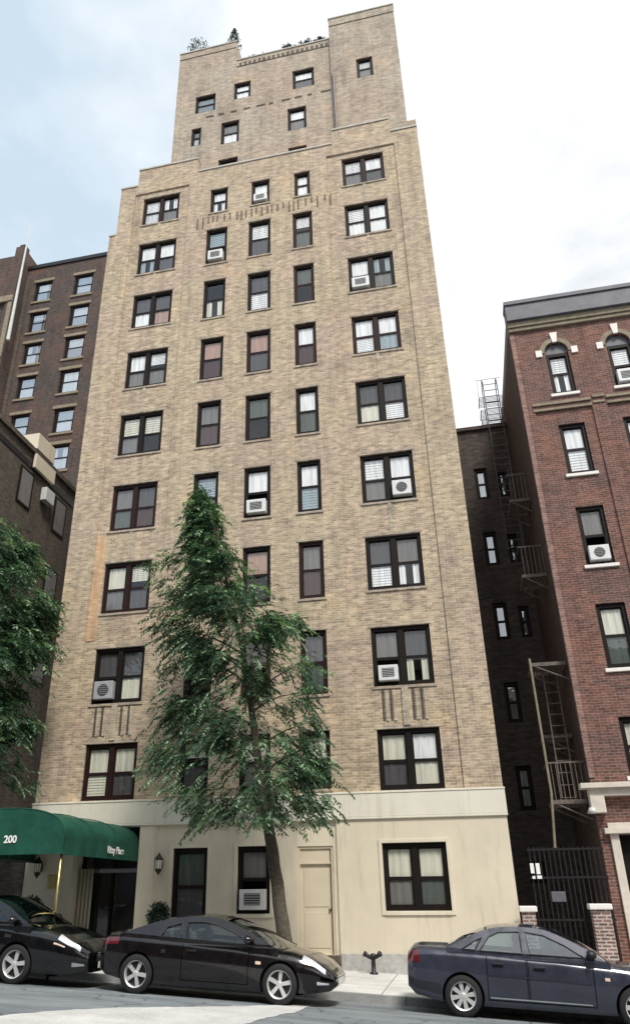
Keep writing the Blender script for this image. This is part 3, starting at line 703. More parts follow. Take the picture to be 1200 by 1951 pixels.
# narrow court and the shade-darkened wing at its end
cb_ = tag(empty('court_wing', (0, 0, 0)), 'black wing with shade in its brick colour closing the narrow court between the two brick fronts', 'building')
bw = []
for k, z in enumerate((16.38, 13.66, 10.88, 8.05, 5.35, 2.55)): bw.append((11.18, 11.66, z-1.35 if k < 5 else z-.6, z, 'wwbgb'[k] if k < 5 else 'w'))
for k, z in enumerate((16.2, 13.5, 10.7)): bw.append((12.02, 12.38, z-1.15, z, 'bgg'[k]))
xs = cuts([10.56, RX-.01]+[w[0] for w in bw]+[w[1] for w in bw]); zs = cuts([-.7, 18.1]+[w[2] for w in bw]+[w[3] for w in bw])
mb = MB(); heightfield(mb, xs, zs, lambda x, z: 'hole' if inside(bw, x, z) else 5.0, 9.0, .15, lambda x, z: 0); mb.build('wall', ['shaded_brick', 'red_side'], cb_)
ib = MB(); ib.quad([(10.6, 5.6, 0), (12.6, 5.6, 0), (12.6, 5.6, 18), (10.6, 5.6, 18)]); ib.build('interior', 'dark', cb_, fix=False)
for w in bw:
    wf = window(cb_, w[0], w[1], w[2], w[3], w[4]+'/'+w[4] if w[0] < 12 else 's/'+w[4], 5.0, False, 'frame', pane_mat='skyglass')
cp = MB(); cp.box(10.54, RX-.01, 4.9, 5.3, 18.102, 18.25); cp.build('coping', 'shaded_brick', cb_)
# fire escape on the court side of the red house
fe = tag(empty('fire_escape', (0, 0, 0)), 'rusty iron fire escape with landings and a long pole in the dark court', 'fire escape')
def landing(z, rail, y0=.35, y1=1.5, xa=11.72, xb=12.66):
    l = MB(); l.box(xa, xb, y0, y0+.05, z-.10, z); l.box(xa, xb, y1-.05, y1, z-.10, z); l.box(xa, xa+.05, y0+.05, y1-.05, z-.10, z)
    x = xa+.08
    while x < xb: l.box(x, x+.03, y0+.05, y1-.05, z-.04, z-.01); x += .07
    p = l.build('landing', 'rustiron', fe)
    if rail:
        r = MB(); r.box(xa, xb, y0, y0+.03, z+.9, z+.94); r.box(xa, xa+.03, y0+.03, y1, z+.9, z+.94)
        x = xa+.09
        while x < xb: r.box(x, x+.018, y0+.006, y0+.024, z, z+.9); x += .12
        r.build('railing', 'rustiron', fe)
    b_ = MB(); b_.tube([(xa+.1, y0+.03, z-.1), (xb, y0+.03, z-.5)], .02, 6); b_.tube([(xa+.1, y1-.03, z-.1), (xb, y1-.03, z-.5)], .02, 6); b_.build('bracket', 'rustiron', fe)
landing(3.83, True); landing(7.43, False); landing(5.7, False, 1.7, 2.6, 11.85); landing(10.4, True, 1.2, 2.4, 11.95); landing(13.3, True, 1.8, 3.0, 12.0)
po = MB(); po.tube([(11.70, .33, 7.55), (11.72, .30, 4.0), (11.60, .28, 2.7)], .032, 8); po.build('pole', 'olivetrim', fe)
ld = MB()
for xx in (12.0, 12.36): ld.tube([(xx, .6, 3.9), (xx+.1, 1.3, 7.4)], .02, 6)
for k in range(11):
    t = k/11; ld.tube([(12.0+.1*t, .6+.7*t, 3.9+3.5*t), (12.36+.1*t, .6+.7*t, 3.9+3.5*t)], .014, 5)
ld.build('ladder', 'rustiron', fe)
rl = tag(empty('roof_ladder', (0, 0, 0)), 'thin grey gooseneck ladder and platforms rising above the court wing roof', 'ladder')
m_ = MB()
for xx in (12.0, 12.55): m_.tube([(xx, 4.9, 12.8), (xx, 4.9, 20.3), (xx, 5.2, 20.6), (xx, 5.6, 20.3), (xx, 5.6, 18.2)], .02, 6)
m_.build('rail', 'slate', rl)
m_ = MB()
for k in range(26): m_.tube([(12.0, 4.9, 12.9+k*.29), (12.55, 4.9, 12.9+k*.29)], .016, 5)
m_.build('rung', 'slate', rl)
m_ = MB()
for z in (19.35, 18.75, 18.3):
    for k in range(9): m_.tube([(11.75, 4.6+.09*k, z), (12.66, 4.6+.09*k, z)], .012, 5)
    m_.tube([(11.75, 4.6, z), (11.75, 5.35, z)], .018, 5)
m_.tube([(11.75, 4.6, 19.35), (11.75, 4.6, 20.2), (12.66, 4.6, 20.2)], .012, 5)
m_.build('platform', 'slate', rl)
# gate and pillars at the mouth of the court
gt = tag(empty('iron_gate', (0, 0, 0)), 'tall black iron gate across the court between two brick pillars', 'gate')
b_ = MB(); x = 10.92
while x < 12.62:
    b_.box(x, x+.022, -.30, -.278, 0, 2.70 if x < 12.1 else 2.70); x += .115
b_.build('bar', 'blackiron', gt)
b_ = MB()
for z in (.2, 1.1, 2.0, 2.62): b_.box(10.88, 12.66, -.31, -.27, z, z+.045)
b_.build('rail', 'blackiron', gt)
b_ = MB(); b_.box(11.3, 11.62, -.33, -.26, 1.50, 1.72); bevel(b_.build('lock_plate', 'slate', gt), .01)
for (xa_, xb_, za_, zb_) in ((10.90, 10.985, 2.12, 2.34), (11.03, 11.12, 2.10, 2.34), (10.92, 10.985, 2.0, 2.06), (11.03, 11.14, 2.0, 2.07)):  # white plates on the gate stand in for bright window panes behind
    b_ = MB(); b_.box(xa_, xb_, -.322, -.312, za_, zb_); b_.build('bright_pane_patch', 'letters', gt)
def pillar(xa, xb, zt, label):
    e = tag(empty('brick_pillar', ((xa+xb)/2, -.5, 0)), label, 'pillar', 'pillars at the court gate'); w = (xb-xa)/2
    b_ = MB(); b_.box(-w+.05, w-.05, -.2, .2, -.8, zt-.12); b_.build('shaft', 'pillarbrick', e)
    b_ = MB(); b_.box(-w, w, -.26, .26, zt-.118, zt); bevel(b_.build('cap', 'whitestone', e), .02)
M['pillarbrick'] = brick('speckled_brick', (.26, .13, .11), (.12, .06, .055), (.42, .38, .35), .1, mort_w=.02)
pillar(10.50, 10.90, 1.42, 'low brick pillar with pale cap right against the cream stucco corner')
pillar(12.06, 12.56, 1.46, 'speckled red brick pillar with pale cap beside the red house')
wl = tag(empty('wall_lamp', (12.55, -.35, 3.45)), 'small white lamp under the lower cornice of the red house', 'lamp')
b_ = MB(); b_.tube([(0, .3, .05), (0, .02, .1)], .02, 6); b_.build('bracket', 'whiteframe', wl)
b_ = MB(); b_.lathe([(0, .12), (.06, .11), (.13, -.02), (.0, -.03)], n=14); b_.build('shade', 'whiteframe', wl, True)

# unseen row added across the street for the cars and panes to mirror
ob = tag(empty('added_facing_row', (0, 0, 0)), 'unseen brown brick row added behind the camera for cars and panes to mirror', 'building')
fw_ = []
for i in range(-12, 20):
    for k in range(4): fw_.append((i*3.1, i*3.1+1.1, 1.6+k*3.2, 3.4+k*3.2))
m_ = MB(); m_.box(-40, 64, -40, -27, -3, 14.5); m_.build('wall', 'tan_brick', ob)
m_ = MB()
for w in fw_: m_.box(w[0], w[1], -26.99, -26.95, w[2], w[3])
m_.build('window', 'slate', ob)
m_ = MB(); m_.box(-40, 64, -27.0, -26.6, 14.502, 15.1); m_.build('cornice', 'olivetrim', ob)

# ================================================================== STREET FURNITURE
# green entrance canopy
cv = tag(empty('entrance_canopy', (-1.0, 0, 2.6)), 'rounded green canvas canopy with white lettering running out from the entrance', 'canopy')
HW, D = 1.55, 4.3
def arch(t):   # t 0..1 right to left
    a = PI*t; return (HW*math.copysign(abs(math.cos(a))**.85, math.cos(a)), .36+.62*abs(math.sin(a))**.8)
mb = MB(); n = 22; ys = [0, -.6, -1.2, -1.8, -2.4, -3.0, -3.6, -D]
for j in range(len(ys)-1):
    for i in range(n):
        p, q = arch(i/n), arch((i+1)/n); y0, y1 = ys[j], ys[j+1]
        mb.quad([(p[0], y0, p[1]), (q[0], y0, q[1]), (q[0], y1, q[1]), (p[0], y1, p[1])])
cvr = mb.build('cover', 'canvas', cv, True)
bm = bmesh.new(); bm.from_mesh(cvr.data); bmesh.ops.remove_doubles(bm, verts=bm.verts, dist=1e-4)
for v in bm.verts:   # canvas sags a little between the ribs
    k = (v.co.y/-D*3) % 1.0; s = math.sin(PI*k)*.035; v.co.z -= s if v.co.z > .5 else 0
bmesh.ops.recalc_face_normals(bm, faces=bm.faces)
bm.to_mesh(cvr.data); bm.free()
mb = MB()
for i in range(n):
    p, q = arch(i/n), arch((i+1)/n); mb.quad([(p[0], -D-.004, .34), (q[0], -D-.004, .34), (q[0], -D-.004, q[1]), (p[0], -D-.004, p[1])])
mb.build('front_panel', 'canvas', cv)
for s in (1, -1):
    mb = MB(); k = 28
    for i in range(k):
        y0, y1 = -D*i/k, -D*(i+1)/k
        w0, w1 = .012*math.sin(i*1.7), .012*math.sin((i+1)*1.7)
        mb.quad([(s*(HW+.004), y0, .37), (s*(HW+.004), y1, .37), (s*(HW+.004)+w1, y1, -.04), (s*(HW+.004)+w0, y0, -.04)])
    mb.build('valance', 'canvas', cv)
mb = MB(); k = 16
for i in range(k):
    x0, x1 = -HW+2*HW*i/k, -HW+2*HW*(i+1)/k
    mb.quad([(x0, -D-.008, .37), (x1, -D-.008, .37), (x1, -D-.008-.012*math.sin(i+1), -.02), (x0, -D-.008-.012*math.sin(i), -.02)])
mb.build('valance', 'canvas', cv)
for s in (1, -1):
    p = MB(); p.tube([(s*(HW-.08), -D+.1, -2.7), (s*(HW-.08), -D+.1, .38)], .03, 10); p.build('post', 'brass', cv, True)
fr_ = MB()
for y in (-.05, -1.45, -2.9, -D+.02):
    fr_.tube([(HW-.03, y, -.02), (HW-.03, y, .36)], .015, 6); fr_.tube([(-HW+.03, y, -.02), (-HW+.03, y, .36)], .015, 6)
for s in (1, -1): fr_.tube([(s*(HW-.03), -.05, .0), (s*(HW-.03), -D+.02, .0)], .015, 6)
fr_.build('rib', 'slate', cv)
for y in (-1.45, -2.9):
    sm = MB(); sm.tube([(arch(i/n_)[0], y, arch(i/n_)[1]+.004) for n_ in (24,) for i in range(25)], .012, 5); sm.build('seam', 'canvas', cv)
sm = MB(); sm.tube([(arch(i/24)[0], -D, arch(i/24)[1]) for i in range(25)], .016, 6); sm.build('seam', 'canvas', cv)
def text(body, size, loc, rot, parent, mat):
    cu = bpy.data.curves.new('lettering', 'FONT'); cu.body = body; cu.size = size; cu.extrude = .002; cu.offset = .006; cu.align_x = 'CENTER'; cu.align_y = 'CENTER'
    o = bpy.data.objects.new('lettering', cu); C.objects.link(o); cu.materials.append(M[mat]); o.location = loc; 
    bpy.context.evaluated_depsgraph_get().update()
    me = bpy.data.meshes.new_from_object(o.evaluated_get(bpy.context.evaluated_depsgraph_get())); bpy.data.objects.remove(o)
    o = link('lettering', me, [], parent); o.location = loc; o.rotation_euler = rot
    if not me.materials: me.materials.append(M[mat])
    return o
text('Ritzy Place', .23, (HW+.040, -1.55, .16), (PI/2, 0, PI/2), cv, 'letters')
text('200', .22, (.20, -D-.026, .30), (PI/2, 0, 0), cv, 'letters')

def lantern(x, y, z, label):
    e = tag(empty('wall_lantern', (x, y, z)), label, 'lantern', 'lanterns beside the entrance')
    b_ = MB(); b_.tube([(0, .16, .05), (0, .02, .30), (0, 0, .26)], .014, 6); b_.box(-.05, .05, .15, .18, -.08, .15); b_.build('bracket', 'blackiron', e)
    b_ = MB(); b_.lathe([(.0, .30), (.03, .27), (.05, .24), (.13, .13), (.12, .12), (0, .12)], n=8); b_.build('cap', 'blackiron', e)
    b_ = MB(); b_.lathe([(.105, .118), (.085, -.10)], n=8); b_.build('glass', 'ty', e)
    b_ = MB()
    for k in range(8):
        t = 2*PI*k/8; b_.tube([(.108*math.cos(t), .108*math.sin(t), .12), (.088*math.cos(t), .088*math.sin(t), -.10)], .008, 5)
    b_.lathe([(.0, -.10), (.10, -.10), (.08, -.16), (.03, -.22), (.0, -.27)], n=8); b_.build('cage', 'blackiron', e)
lantern(1.24, -.16, 2.46, 'black lantern on the pale pier right of the green canopy')
lantern(-2.32, -.22, 2.42, 'black lantern under the canopy on the left entrance pier')
pq_ = MB(); pq_.box(-2.05, -1.80, -.075, -.052, 1.9, 2.25); tag(bevel(pq_.build('wall_plaque', 'brass'), .004), 'small brass plaque on the left entrance pier', 'plaque')

def planter_ball(x, y, label, r=.30, zc=1.24):
    z = side_z(x, y)
    e = tag(empty('topiary_shrub', (x, y, z)), label, 'topiary', 'clipped shrubs beside the entrance')
    b_ = MB(); b_.lathe([(0, 0), (.22, 0), (.28, .5), (.31, .5), (.31, .56), (.24, .56), (.22, .5), (0, .5)], n=20); b_.build('planter', 'stone', e)
    b_ = MB(); b_.tube([(0, 0, .5), (0, 0, zc-z-.1)], .03, 8); b_.build('stem', 'bark', e)
    f = MB(); leafball(f, (0, 0, zc-z), r, 1500, .06, (0, 1), 1.12); leafball(f, (0, 0, zc-z), r*.7, 500, .09, (0,), 1.1); f.build('foliage', ['shrub', 'leafA'], e, fix=False)
planter_ball(1.62, -.9, 'dark clipped ball shrub behind the black coupe')
planter_ball(-1.98, -.9, 'dark clipped ball shrub behind the hood of the leftmost car', .32, 1.38)

sp_ = tag(empty('fire_standpipe', (6.97, -.42, side_z(6.97, -.42))), 'black twin-headed standpipe in front of the grey stone base', 'standpipe')
b_ = MB(); b_.lathe([(0, 0), (.10, 0), (.10, .03), (.055, .05), (.05, .30), (.075, .34), (.06, .42), (0, .44)], n=16); b_.build('post', 'blackiron', sp_, True)
for s in (-1, 1):
    b_ = MB(); b_.tube([(0, -.02, .33), (s*.10, -.07, .37), (s*.17, -.11, .42)], [.045, .045, .052], 12); b_.tube([(s*.168, -.108, .418), (s*.195, -.125, .438)], .064, 12); b_.build('outlet', 'blackiron', sp_, True)

# ================================================================== TREES
def compound_leaf(mb, p, d, L, n, mats, droop):
    """rachis with pairs of leaflets, hanging as it goes"""
    d = d.normalized(); q = p.copy(); st = L/n
    m = random.choice(mats)
    for k in range(n):
        d = (d+Vector((0, 0, -droop/n))).normalized(); q2 = q+d*st
        side = d.cross(Vector((0, 0, 1)));
        if side.length < .1: side = Vector((1, 0, 0))
        side.normalize()
        for s in (-1, 1):
            l = L*.34*(1-.35*abs(k/n-.4)); a = (side*s*.75+d*.65+Vector((random.uniform(-.2, .2), random.uniform(-.2, .2), random.uniform(-.45, .1)))).normalized()
            w = a.cross(Vector((random.uniform(-.5, .5), random.uniform(-.5, .5), 1))).normalized()*l*.17
            mb.quad([q, q+a*l*.45+w, q+a*l, q+a*l*.45-w], m if random.random() < .8 else random.choice(mats))
        q = q2
def tree(name, label, base, trunk_pts, radii, sil, yc, dr, count, group=None, Ls=(.34, .6), holes=(), core=1.0):
    e = tag(empty(name, base), label, 'tree', group)
    B = Vector(base)
    t = MB(); pts = [Vector(p)-B for p in trunk_pts]
    fine = []; fr = []
    for i in range(len(pts)-1):
        for k in range(5):
            q = pts[i].lerp(pts[i+1], k/5); fine.append(q+Vector((random.uniform(-.012, .012), random.uniform(-.012, .012), 0))); fr.append(radii[i]+(radii[i+1]-radii[i])*k/5)
    fine.append(pts[-1]); fr.append(radii[-1])
    t.tube(fine, fr, 12); tr = t.build('trunk', 'bark', e, True)
    def hw(z):
        for (z0, a0, b0), (z1, a1, b1) in zip(sil, sil[1:]):
            if z0 <= z <= z1:
                f = (z-z0)/(z1-z0); return a0+(a1-a0)*f, b0+(b1-b0)*f
        return None
    zmin, zmax = sil[0][0], sil[-1][0]
    def trunk_at(z):
        z -= B.z
        for a, b_ in zip(fine, fine[1:]):
            if a.z <= z <= b_.z: return a.lerp(b_, (z-a.z)/max(1e-6, b_.z-a.z))
        return fine[-1].copy() if z > fine[-1].z else fine[0].copy()
    limbs = MB(); crown = MB(); wood = []
    nl = int(26*max(1, (zmax-zmin)/8))
    for i in range(nl):
        z = zmin+(zmax-zmin)*(i+.5)/nl; h = hw(z)
        if not h: continue
        a = random.uniform(0, 2*PI)
        cx = (h[0]+h[1])/2; rx = (h[1]-h[0])/2
        tip = Vector((cx+rx*math.cos(a)*.92, yc+min(dr, rx)*math.sin(a)*.9, z))-B
        s = trunk_at(max(zmin+.25, z-.28*(tip-trunk_at(z)).length-.2))
        mid = s.lerp(tip, .5)+Vector((0, 0, .15*(tip-s).length*.5))
        limbs.tube([s, s.lerp(mid, .5)+Vector((0, 0, .04)), mid, tip], [.032, .025, .017, .006], 6)
        wood.append((s, mid, tip))
    limbs.build('limb', 'bark', e, True)
    cl = []
    while len(cl) < count//36:
        z = random.uniform(zmin, zmax); h = hw(z)
        a = random.uniform(0, 2*PI); rr = random.random()**.5; rx = (h[1]-h[0])/2
        cl.append(Vector(((h[0]+h[1])/2+rx*rr*math.cos(a), yc+min(dr, rx)*rr*math.sin(a)-.2, z)))
    made = 0; tries = 0
    while made < count and tries < count*30:
        tries += 1
        z = random.uniform(zmin, zmax); h = hw(z)
        wmax = max(b_-a for _, a, b_ in sil)
        lob = 1+.10*math.sin(z*6.1+1.0)+.07*math.sin(z*13.3)
        if random.random() > (h[1]-h[0])/wmax: continue
        cx = (h[0]+h[1])/2; rx = (h[1]-h[0])/2*min(1.1, lob)
        if made % 2 and wood:
            s, mid, tip = random.choice(wood); f = random.uniform(.25, 1.05)
            p = (s.lerp(mid, f*2) if f < .5 else mid.lerp(tip, f*2-1))+Vector((random.gauss(0, .16), random.gauss(0, .16), random.gauss(0, .14)))
            P = p+B; hh = hw(P.z)
            if not hh: continue
            if not (cx-rx-.05 < P.x < cx+rx+.05): continue
        elif made % 8:
            c0 = random.choice(cl); P = c0+Vector((random.gauss(0, .24), random.gauss(0, .2), random.gauss(0, .16))); p = P-B
        else:
            a = random.uniform(0, 2*PI); rr = random.random()**.6
            P = Vector((cx+rx*rr*math.cos(a)*core, yc+min(dr, rx)*rr*math.sin(a)-(0, .25, .55)[(made//2) % 3], z)); p = P-B
        hc = hw(P.z)
        if not hc or not (hc[0]+.05 < P.x < hc[1]-.05): continue
        if any((P.x-hx)**2/hr[0]**2+(P.z-hz)**2/hr[1]**2 < 1 for hx, hz, hr in holes) and random.random() < .93: continue
        # clumps: leave gaps where a slow 3-D wave is low
        g = math.sin(P.x*2.9+1.3*math.sin(P.z*1.7))*math.sin(P.z*2.3+P.y*1.1)+.5*math.sin(P.x*5.1-P.z*4.3)
        if g < -.70 and random.random() < .9: continue
        c_ = trunk_at(P.z); out = (p-c_); out.z *= .3
        if out.length < .05: out = Vector((random.uniform(-1, 1), random.uniform(-1, 1), 0))
        d = out.normalized()+Vector((random.uniform(-.8, .8), random.uniform(-.8, .8), random.uniform(-.6, .5)))
        hi_ = math.sin(P.x*1.9+P.z*1.3)*math.sin(P.z*2.1-P.x)
        pal = (0, 0, 1, 1, 1) if random.random() < .68-.18*hi_ else (1, 2, 2)
        compound_leaf(crown, p, d, random.uniform(*Ls), 6, pal, random.uniform(.7, 1.5)); made += 1
    crown.build('crown', ['leafA', 'leafB', 'leafC'], e, fix=False)
    return e
silA = [(3.15, 3.0, 6.3), (3.5, 2.3, 6.85), (4.1, 1.9, 6.95), (4.65, 1.8, 6.6), (5.3, 2.0, 6.35), (6.0, 2.45, 6.35), (6.7, 2.4, 6.6), (7.4, 2.2, 6.35), (8.1, 2.1, 5.95),
        (8.7, 2.0, 5.5), (9.2, 2.1, 5.15), (9.55, 1.85, 4.5), (10.0, 1.9, 4.1), (10.3, 2.7, 3.8), (11.0, 2.75, 3.6), (11.7, 2.9, 3.4), (12.2, 3.05, 3.2)]
bx, by = 5.47, -3.0
tree('street_tree', 'leafy street tree with drooping leaflets rising between the black coupe and the service door', (bx, by, side_z(bx, by)-.05),
     [(bx, by, side_z(bx, by)-.05), (5.40, by, .75), (5.24, by, 1.75), (5.10, by, 2.65), (4.98, by, 3.3), (4.76, by, 4.6), (4.36, by, 7.2), (3.76, by, 9.7), (3.28, by, 11.8)],
     [.20, .165, .15, .14, .125, .10, .07, .04, .012], silA, by, 1.30, 5000, None, (.26, .56), holes=((5.3, 6.5, (.40, .45)), (5.5, 5.5, (.55, .22)), (2.6, 10.15, (.5, .12))))
silB = [(4.4, -6.6, -1.9), (5.2, -7.0, -1.7), (6.5, -7.3, -1.75), (8.1, -7.2, -1.45), (9.5, -6.8, -1.7), (10.6, -6.2, -2.1), (11.3, -5.6, -2.6), (12.2, -4.8, -3.3)]
tree('street_tree', 'dark leafy tree at the left edge behind the green canopy', (-4.0, -3.0, side_z(-4, -3)-.05),
     [(-4, -3, side_z(-4, -3)-.05), (-4.0, -3, 3.4), (-3.9, -3, 6), (-3.9, -3, 9), (-4, -3, 12)], [.24, .2, .15, .08, .03], silB, -2.6, 2.0, 6500, None, (.38, .62))

# ================================================================== CARS
def lerp_tab(tab, x):
    if x <= tab[0][0]: return tab[0][1]
    for (a, va), (b_, vb) in zip(tab, tab[1:]):
        if x <= b_:
            t = (x-a)/(b_-a); t = t*t*(3-2*t)*.5+t*.5
            return va+(vb-va)*t
    return tab[-1][1]
def car(spec):
    """x runs rear to front, y across (the side towards the street is -y), z up"""
    L = spec['L']; root = tag(empty(spec['name'], spec['loc']), spec['label'], 'car', 'cars parked along the kerb')
    root.rotation_euler = (0, math.atan(.05), spec.get('rz', 0))
    W = spec['W']/2
    def sect(x):
        w = W*lerp_tab(spec['plan'], x/L); zs = lerp_tab(spec['belt'], x); zt = lerp_tab(spec['deck'], x); zb = lerp_tab(spec['bottom'], x)
        pts = [(0, zb), (w*.8, zb), (w*.93, zb+.03), (w*.965, zb+.12), (w*.985, zb+(zs-zb)*.35), (w, zb+(zs-zb)*.58), (w*.992, zb+(zs-zb)*.72), (w*.97, zs-.085), (w*.945, zs-.03), (w*.89, zs+(zt-zs)*.25), (w*.72, zs+(zt-zs)*.8), (w*.4, zt), (0, zt+.012)]
        return pts
    def bp(x, t, off=0, s=-1):
        P = sect(x); t = max(0, min(len(P)-1.001, t)); i = int(t); f = t-i
        p0, p1, p2, p3 = P[max(i-1, 0)], P[i], P[i+1], P[min(i+2, len(P)-1)]
        def cr(a, b_, c_, d): return .5*((2*b_)+(-a+c_)*f+(2*a-5*b_+4*c_-d)*f*f+(-a+3*b_-3*c_+d)*f**3)
        y = cr(p0[0], p1[0], p2[0], p3[0]); z = cr(p0[1], p1[1], p2[1], p3[1])
        if off:
            dy = p2[0]-p1[0]; dz = p2[1]-p1[1]; l = math.hypot(dy, dz) or 1; y += dz/l*off; z += -dy/l*off
        return Vector((x, s*y, z))
    NX, NT = 64, 48; NP = 12
    mb = MB(); xs = [L*(.5-.5*math.cos(PI*(i/NX)))*.55+L*(i/NX)*.45 for i in range(NX+1)]
    ring = []
    for x in xs:
        r = [bp(x, NP*k/NT, 0, -1) for k in range(NT+1)]+[bp(x, NP*k/NT, 0, 1) for k in range(NT-1, 0, -1)]
        ring.append(len(mb.v)); mb.v += [tuple(p) for p in r]; nr = len(r)
    for i in range(NX):
        for k in range(nr):
            mb.f.append((ring[i]+k, ring[i]+(k+1) % nr, ring[i+1]+(k+1) % nr, ring[i+1]+k)); mb.m.append(0)
    mb.f.append(tuple(ring[0]+k for k in range(nr))); mb.m.append(0); mb.f.append(tuple(ring[-1]+k for k in range(nr))); mb.m.append(0)
    body = mb.build('body', [spec['paint'], 'blackplastic'], root, True)
    # cut the wheel arches, then discard the cutters
    cut = MB(); R = spec['wr']
    for wx in spec['wheels']:
        for s in (-1, 1):
            c = MB(); c.lathe([(0, -.3), (R*1.14, -.3), (R*1.14, .3), (0, .3)], (wx, s*(W-.06), R*1.0), 'y', 40)
            b0 = len(cut.v); cut.v += c.v; cut.f += [tuple(i+b0 for i in f) for f in c.f]; cut.m += [0]*len(c.f)
    co = cut.build('cutter', 'blackplastic', root); bm = bmesh.new(); bm.from_mesh(co.data); bmesh.ops.remove_doubles(bm, verts=bm.verts, dist=1e-5); bmesh.ops.recalc_face_normals(bm, faces=bm.faces); bm.to_mesh(co.data); bm.free()
    md = body.modifiers.new('b', 'BOOLEAN'); md.operation = 'DIFFERENCE'; md.object = co; md.solver = 'EXACT'

    dg = bpy.context.evaluated_depsgraph_get(); dg.update()
    nm = bpy.data.meshes.new_from_object(body.evaluated_get(dg)); body.modifiers.clear(); body.data = nm
    bpy.data.objects.remove(co)
    for p in nm.polygons: p.use_smooth = True
    try: nm.set_sharp_from_angle(angle=math.radians(38))
    except Exception: pass
    # arch liners
    for wx in spec['wheels']:
        for s in (-1, 1):
            a = MB(); 
            for k in range(16):
                t0, t1 = PI*k/16, PI*(k+1)/16; r_ = R*1.135; y0_, y1_ = s*(W-.05), s*(W-.36)
                a.quad([(wx+r_*math.cos(t0), y0_, R+r_*math.sin(t0)), (wx+r_*math.cos(t1), y0_, R+r_*math.sin(t1)), (wx+r_*math.cos(t1), y1_, R+r_*math.sin(t1)), (wx+r_*math.cos(t0), y1_, R+r_*math.sin(t0))])
            a.build('arch_liner', 'rubber', root)
    # greenhouse
    roof = spec['roof']; zb = spec['zbelt']
    def rz(x): return lerp_tab_s(roof, x)
    def lerp_tab_s(tab, x):
        # Catmull-Rom through the roof line
        if x <= tab[0][0]: return tab[0][1]
        for i in range(len(tab)-1):
            if x <= tab[i+1][0]:
                t = (x-tab[i][0])/(tab[i+1][0]-tab[i][0]); a = tab[max(i-1, 0)][1]; b_ = tab[i][1]; c_ = tab[i+1][1]; d = tab[min(i+2, len(tab)-1)][1]
                return .5*((2*b_)+(-a+c_)*t+(2*a-5*b_+4*c_-d)*t*t+(-a+3*b_-3*c_+d)*t**3)
        return tab[-1][1]
    ztop = max(z for _, z in roof)
    def ys(x, z):
        plan = lerp_tab(spec['plan'], x/L)*W*.93
        return plan-max(0, z-zb)*spec['tumble']
    xa, xb = roof[0][0], roof[-1][0]
    def strip(x0, x1, inset, n, off=0.0, m=12):
        g = MB()
        for i in range(n+1):
            x = x0+(x1-x0)*i/n; z = rz(x); y = ys(x, z)-inset
            for k in range(m+1):
                u = -1+2*k/m; g.v.append((x+(.10*(1-u*u) if x1 > (xa+xb)/2 and x0 > spec['x_ws']-.01 else 0), u*y, z+off+.045*(1-u*u)*min(1, (z-zb)/.2+.2)))
        for i in range(n):
            for k in range(m): g.f.append((i*(m+1)+k, i*(m+1)+k+1, (i+1)*(m+1)+k+1, (i+1)*(m+1)+k)); g.m.append(0)
        return g
    strip(spec['x_rw'], spec['x_ws'], 0, 24).build('roof', spec['paint'], root, True)
    strip(spec['x_ws']+.03, xb, .05, 14, -.004).build('windshield', spec['glass'], root, True)
    strip(xa, spec['x_rw']-.03, .05, 14, -.004).build('rear_window', spec['glass'], root, True)
    top = [(xa+(xb-xa)*i/40, rz(xa+(xb-xa)*i/40)) for i in range(41)]
    outer = [(x, z) for x, z in top]+[(xb-(xb-xa)*i/20, min(rz(xb-(xb-xa)*i/20), lerp_tab(spec['belt'], xb-(xb-xa)*i/20)-.05)) for i in range(21)]
    wins = spec['windows']
    def panel(polys, s, off):
        tri = tessellate_polygon([[Vector((x, z, 0)) for x, z in p] for p in polys]); flat = [q for p in polys for q in p]
        g = MB(); g.v = [(x, s*(ys(x, z)+off), z) for x, z in flat]
        for t in tri: g.f.append(tuple(t)); g.m.append(0)
        return g
    def dens(poly, n=5):
        out = []
        for i in range(len(poly)):
            a, b_ = poly[i], poly[(i+1) % len(poly)]
            for k in range(n): out.append((a[0]+(b_[0]-a[0])*k/n, a[1]+(b_[1]-a[1])*k/n))
        return out
    for s in (-1, 1):
        ow = [dens(w) for w in wins]
        g = panel([outer]+ow, s, 0); o = g.build('pillar_frame', spec['paint'], root); m = o.modifiers.new('s', 'SOLIDIFY'); m.thickness = .03; m.offset = 0
        for w in ow:
            panel([w], s, -.004).build('side_window', spec['glass'], root, fix=False)
        # thin dark seal round the glass
        for w in wins:
            g = MB(); P = dens(w, 4); P.append(P[0]); g.tube([(x, s*(ys(x, z)+.016), z) for x, z in P], .012, 5, cap=False); g.build('window_seal', spec.get('seal', 'blackplastic'), root)
    # cabin floor and seats
    fl = MB(); fl.quad([(xa+.1, -W*.8, zb-.06), (xb, -W*.8, zb-.06), (xb, W*.8, zb-.06), (xa+.1, W*.8, zb-.06)]); fl.build('cabin_floor', 'seat', root, fix=False)
    for (sx, sy) in spec['seats']:
        q = MB(); q.box(sx, sx+.12, sy-.22, sy+.22, zb-.06, zb+.15); q.box(sx-.02, sx+.08, sy-.12, sy+.12, zb+.17, zb+.30); bevel(q.build('seat', spec['seatmat'], root), .03, 3)
    dsh = MB(); dsh.box(spec['x_ws']+.45, xb-.1, -W*.75, W*.75, zb-.1, zb+.03); bevel(dsh.build('dashboard', 'blackplastic', root), .03)
    st = MB(); st.lathe([(.17, -.012), (.182, 0), (.17, .012), (.158, 0), (.17, -.012)], (0, 0, 0), 'z', 20); so = st.build('steering_wheel', 'blackplastic', root, True); so.location = (spec['x_ws']+.33, .36, zb+.06); so.rotation_euler = (0, -math.radians(62), 0)
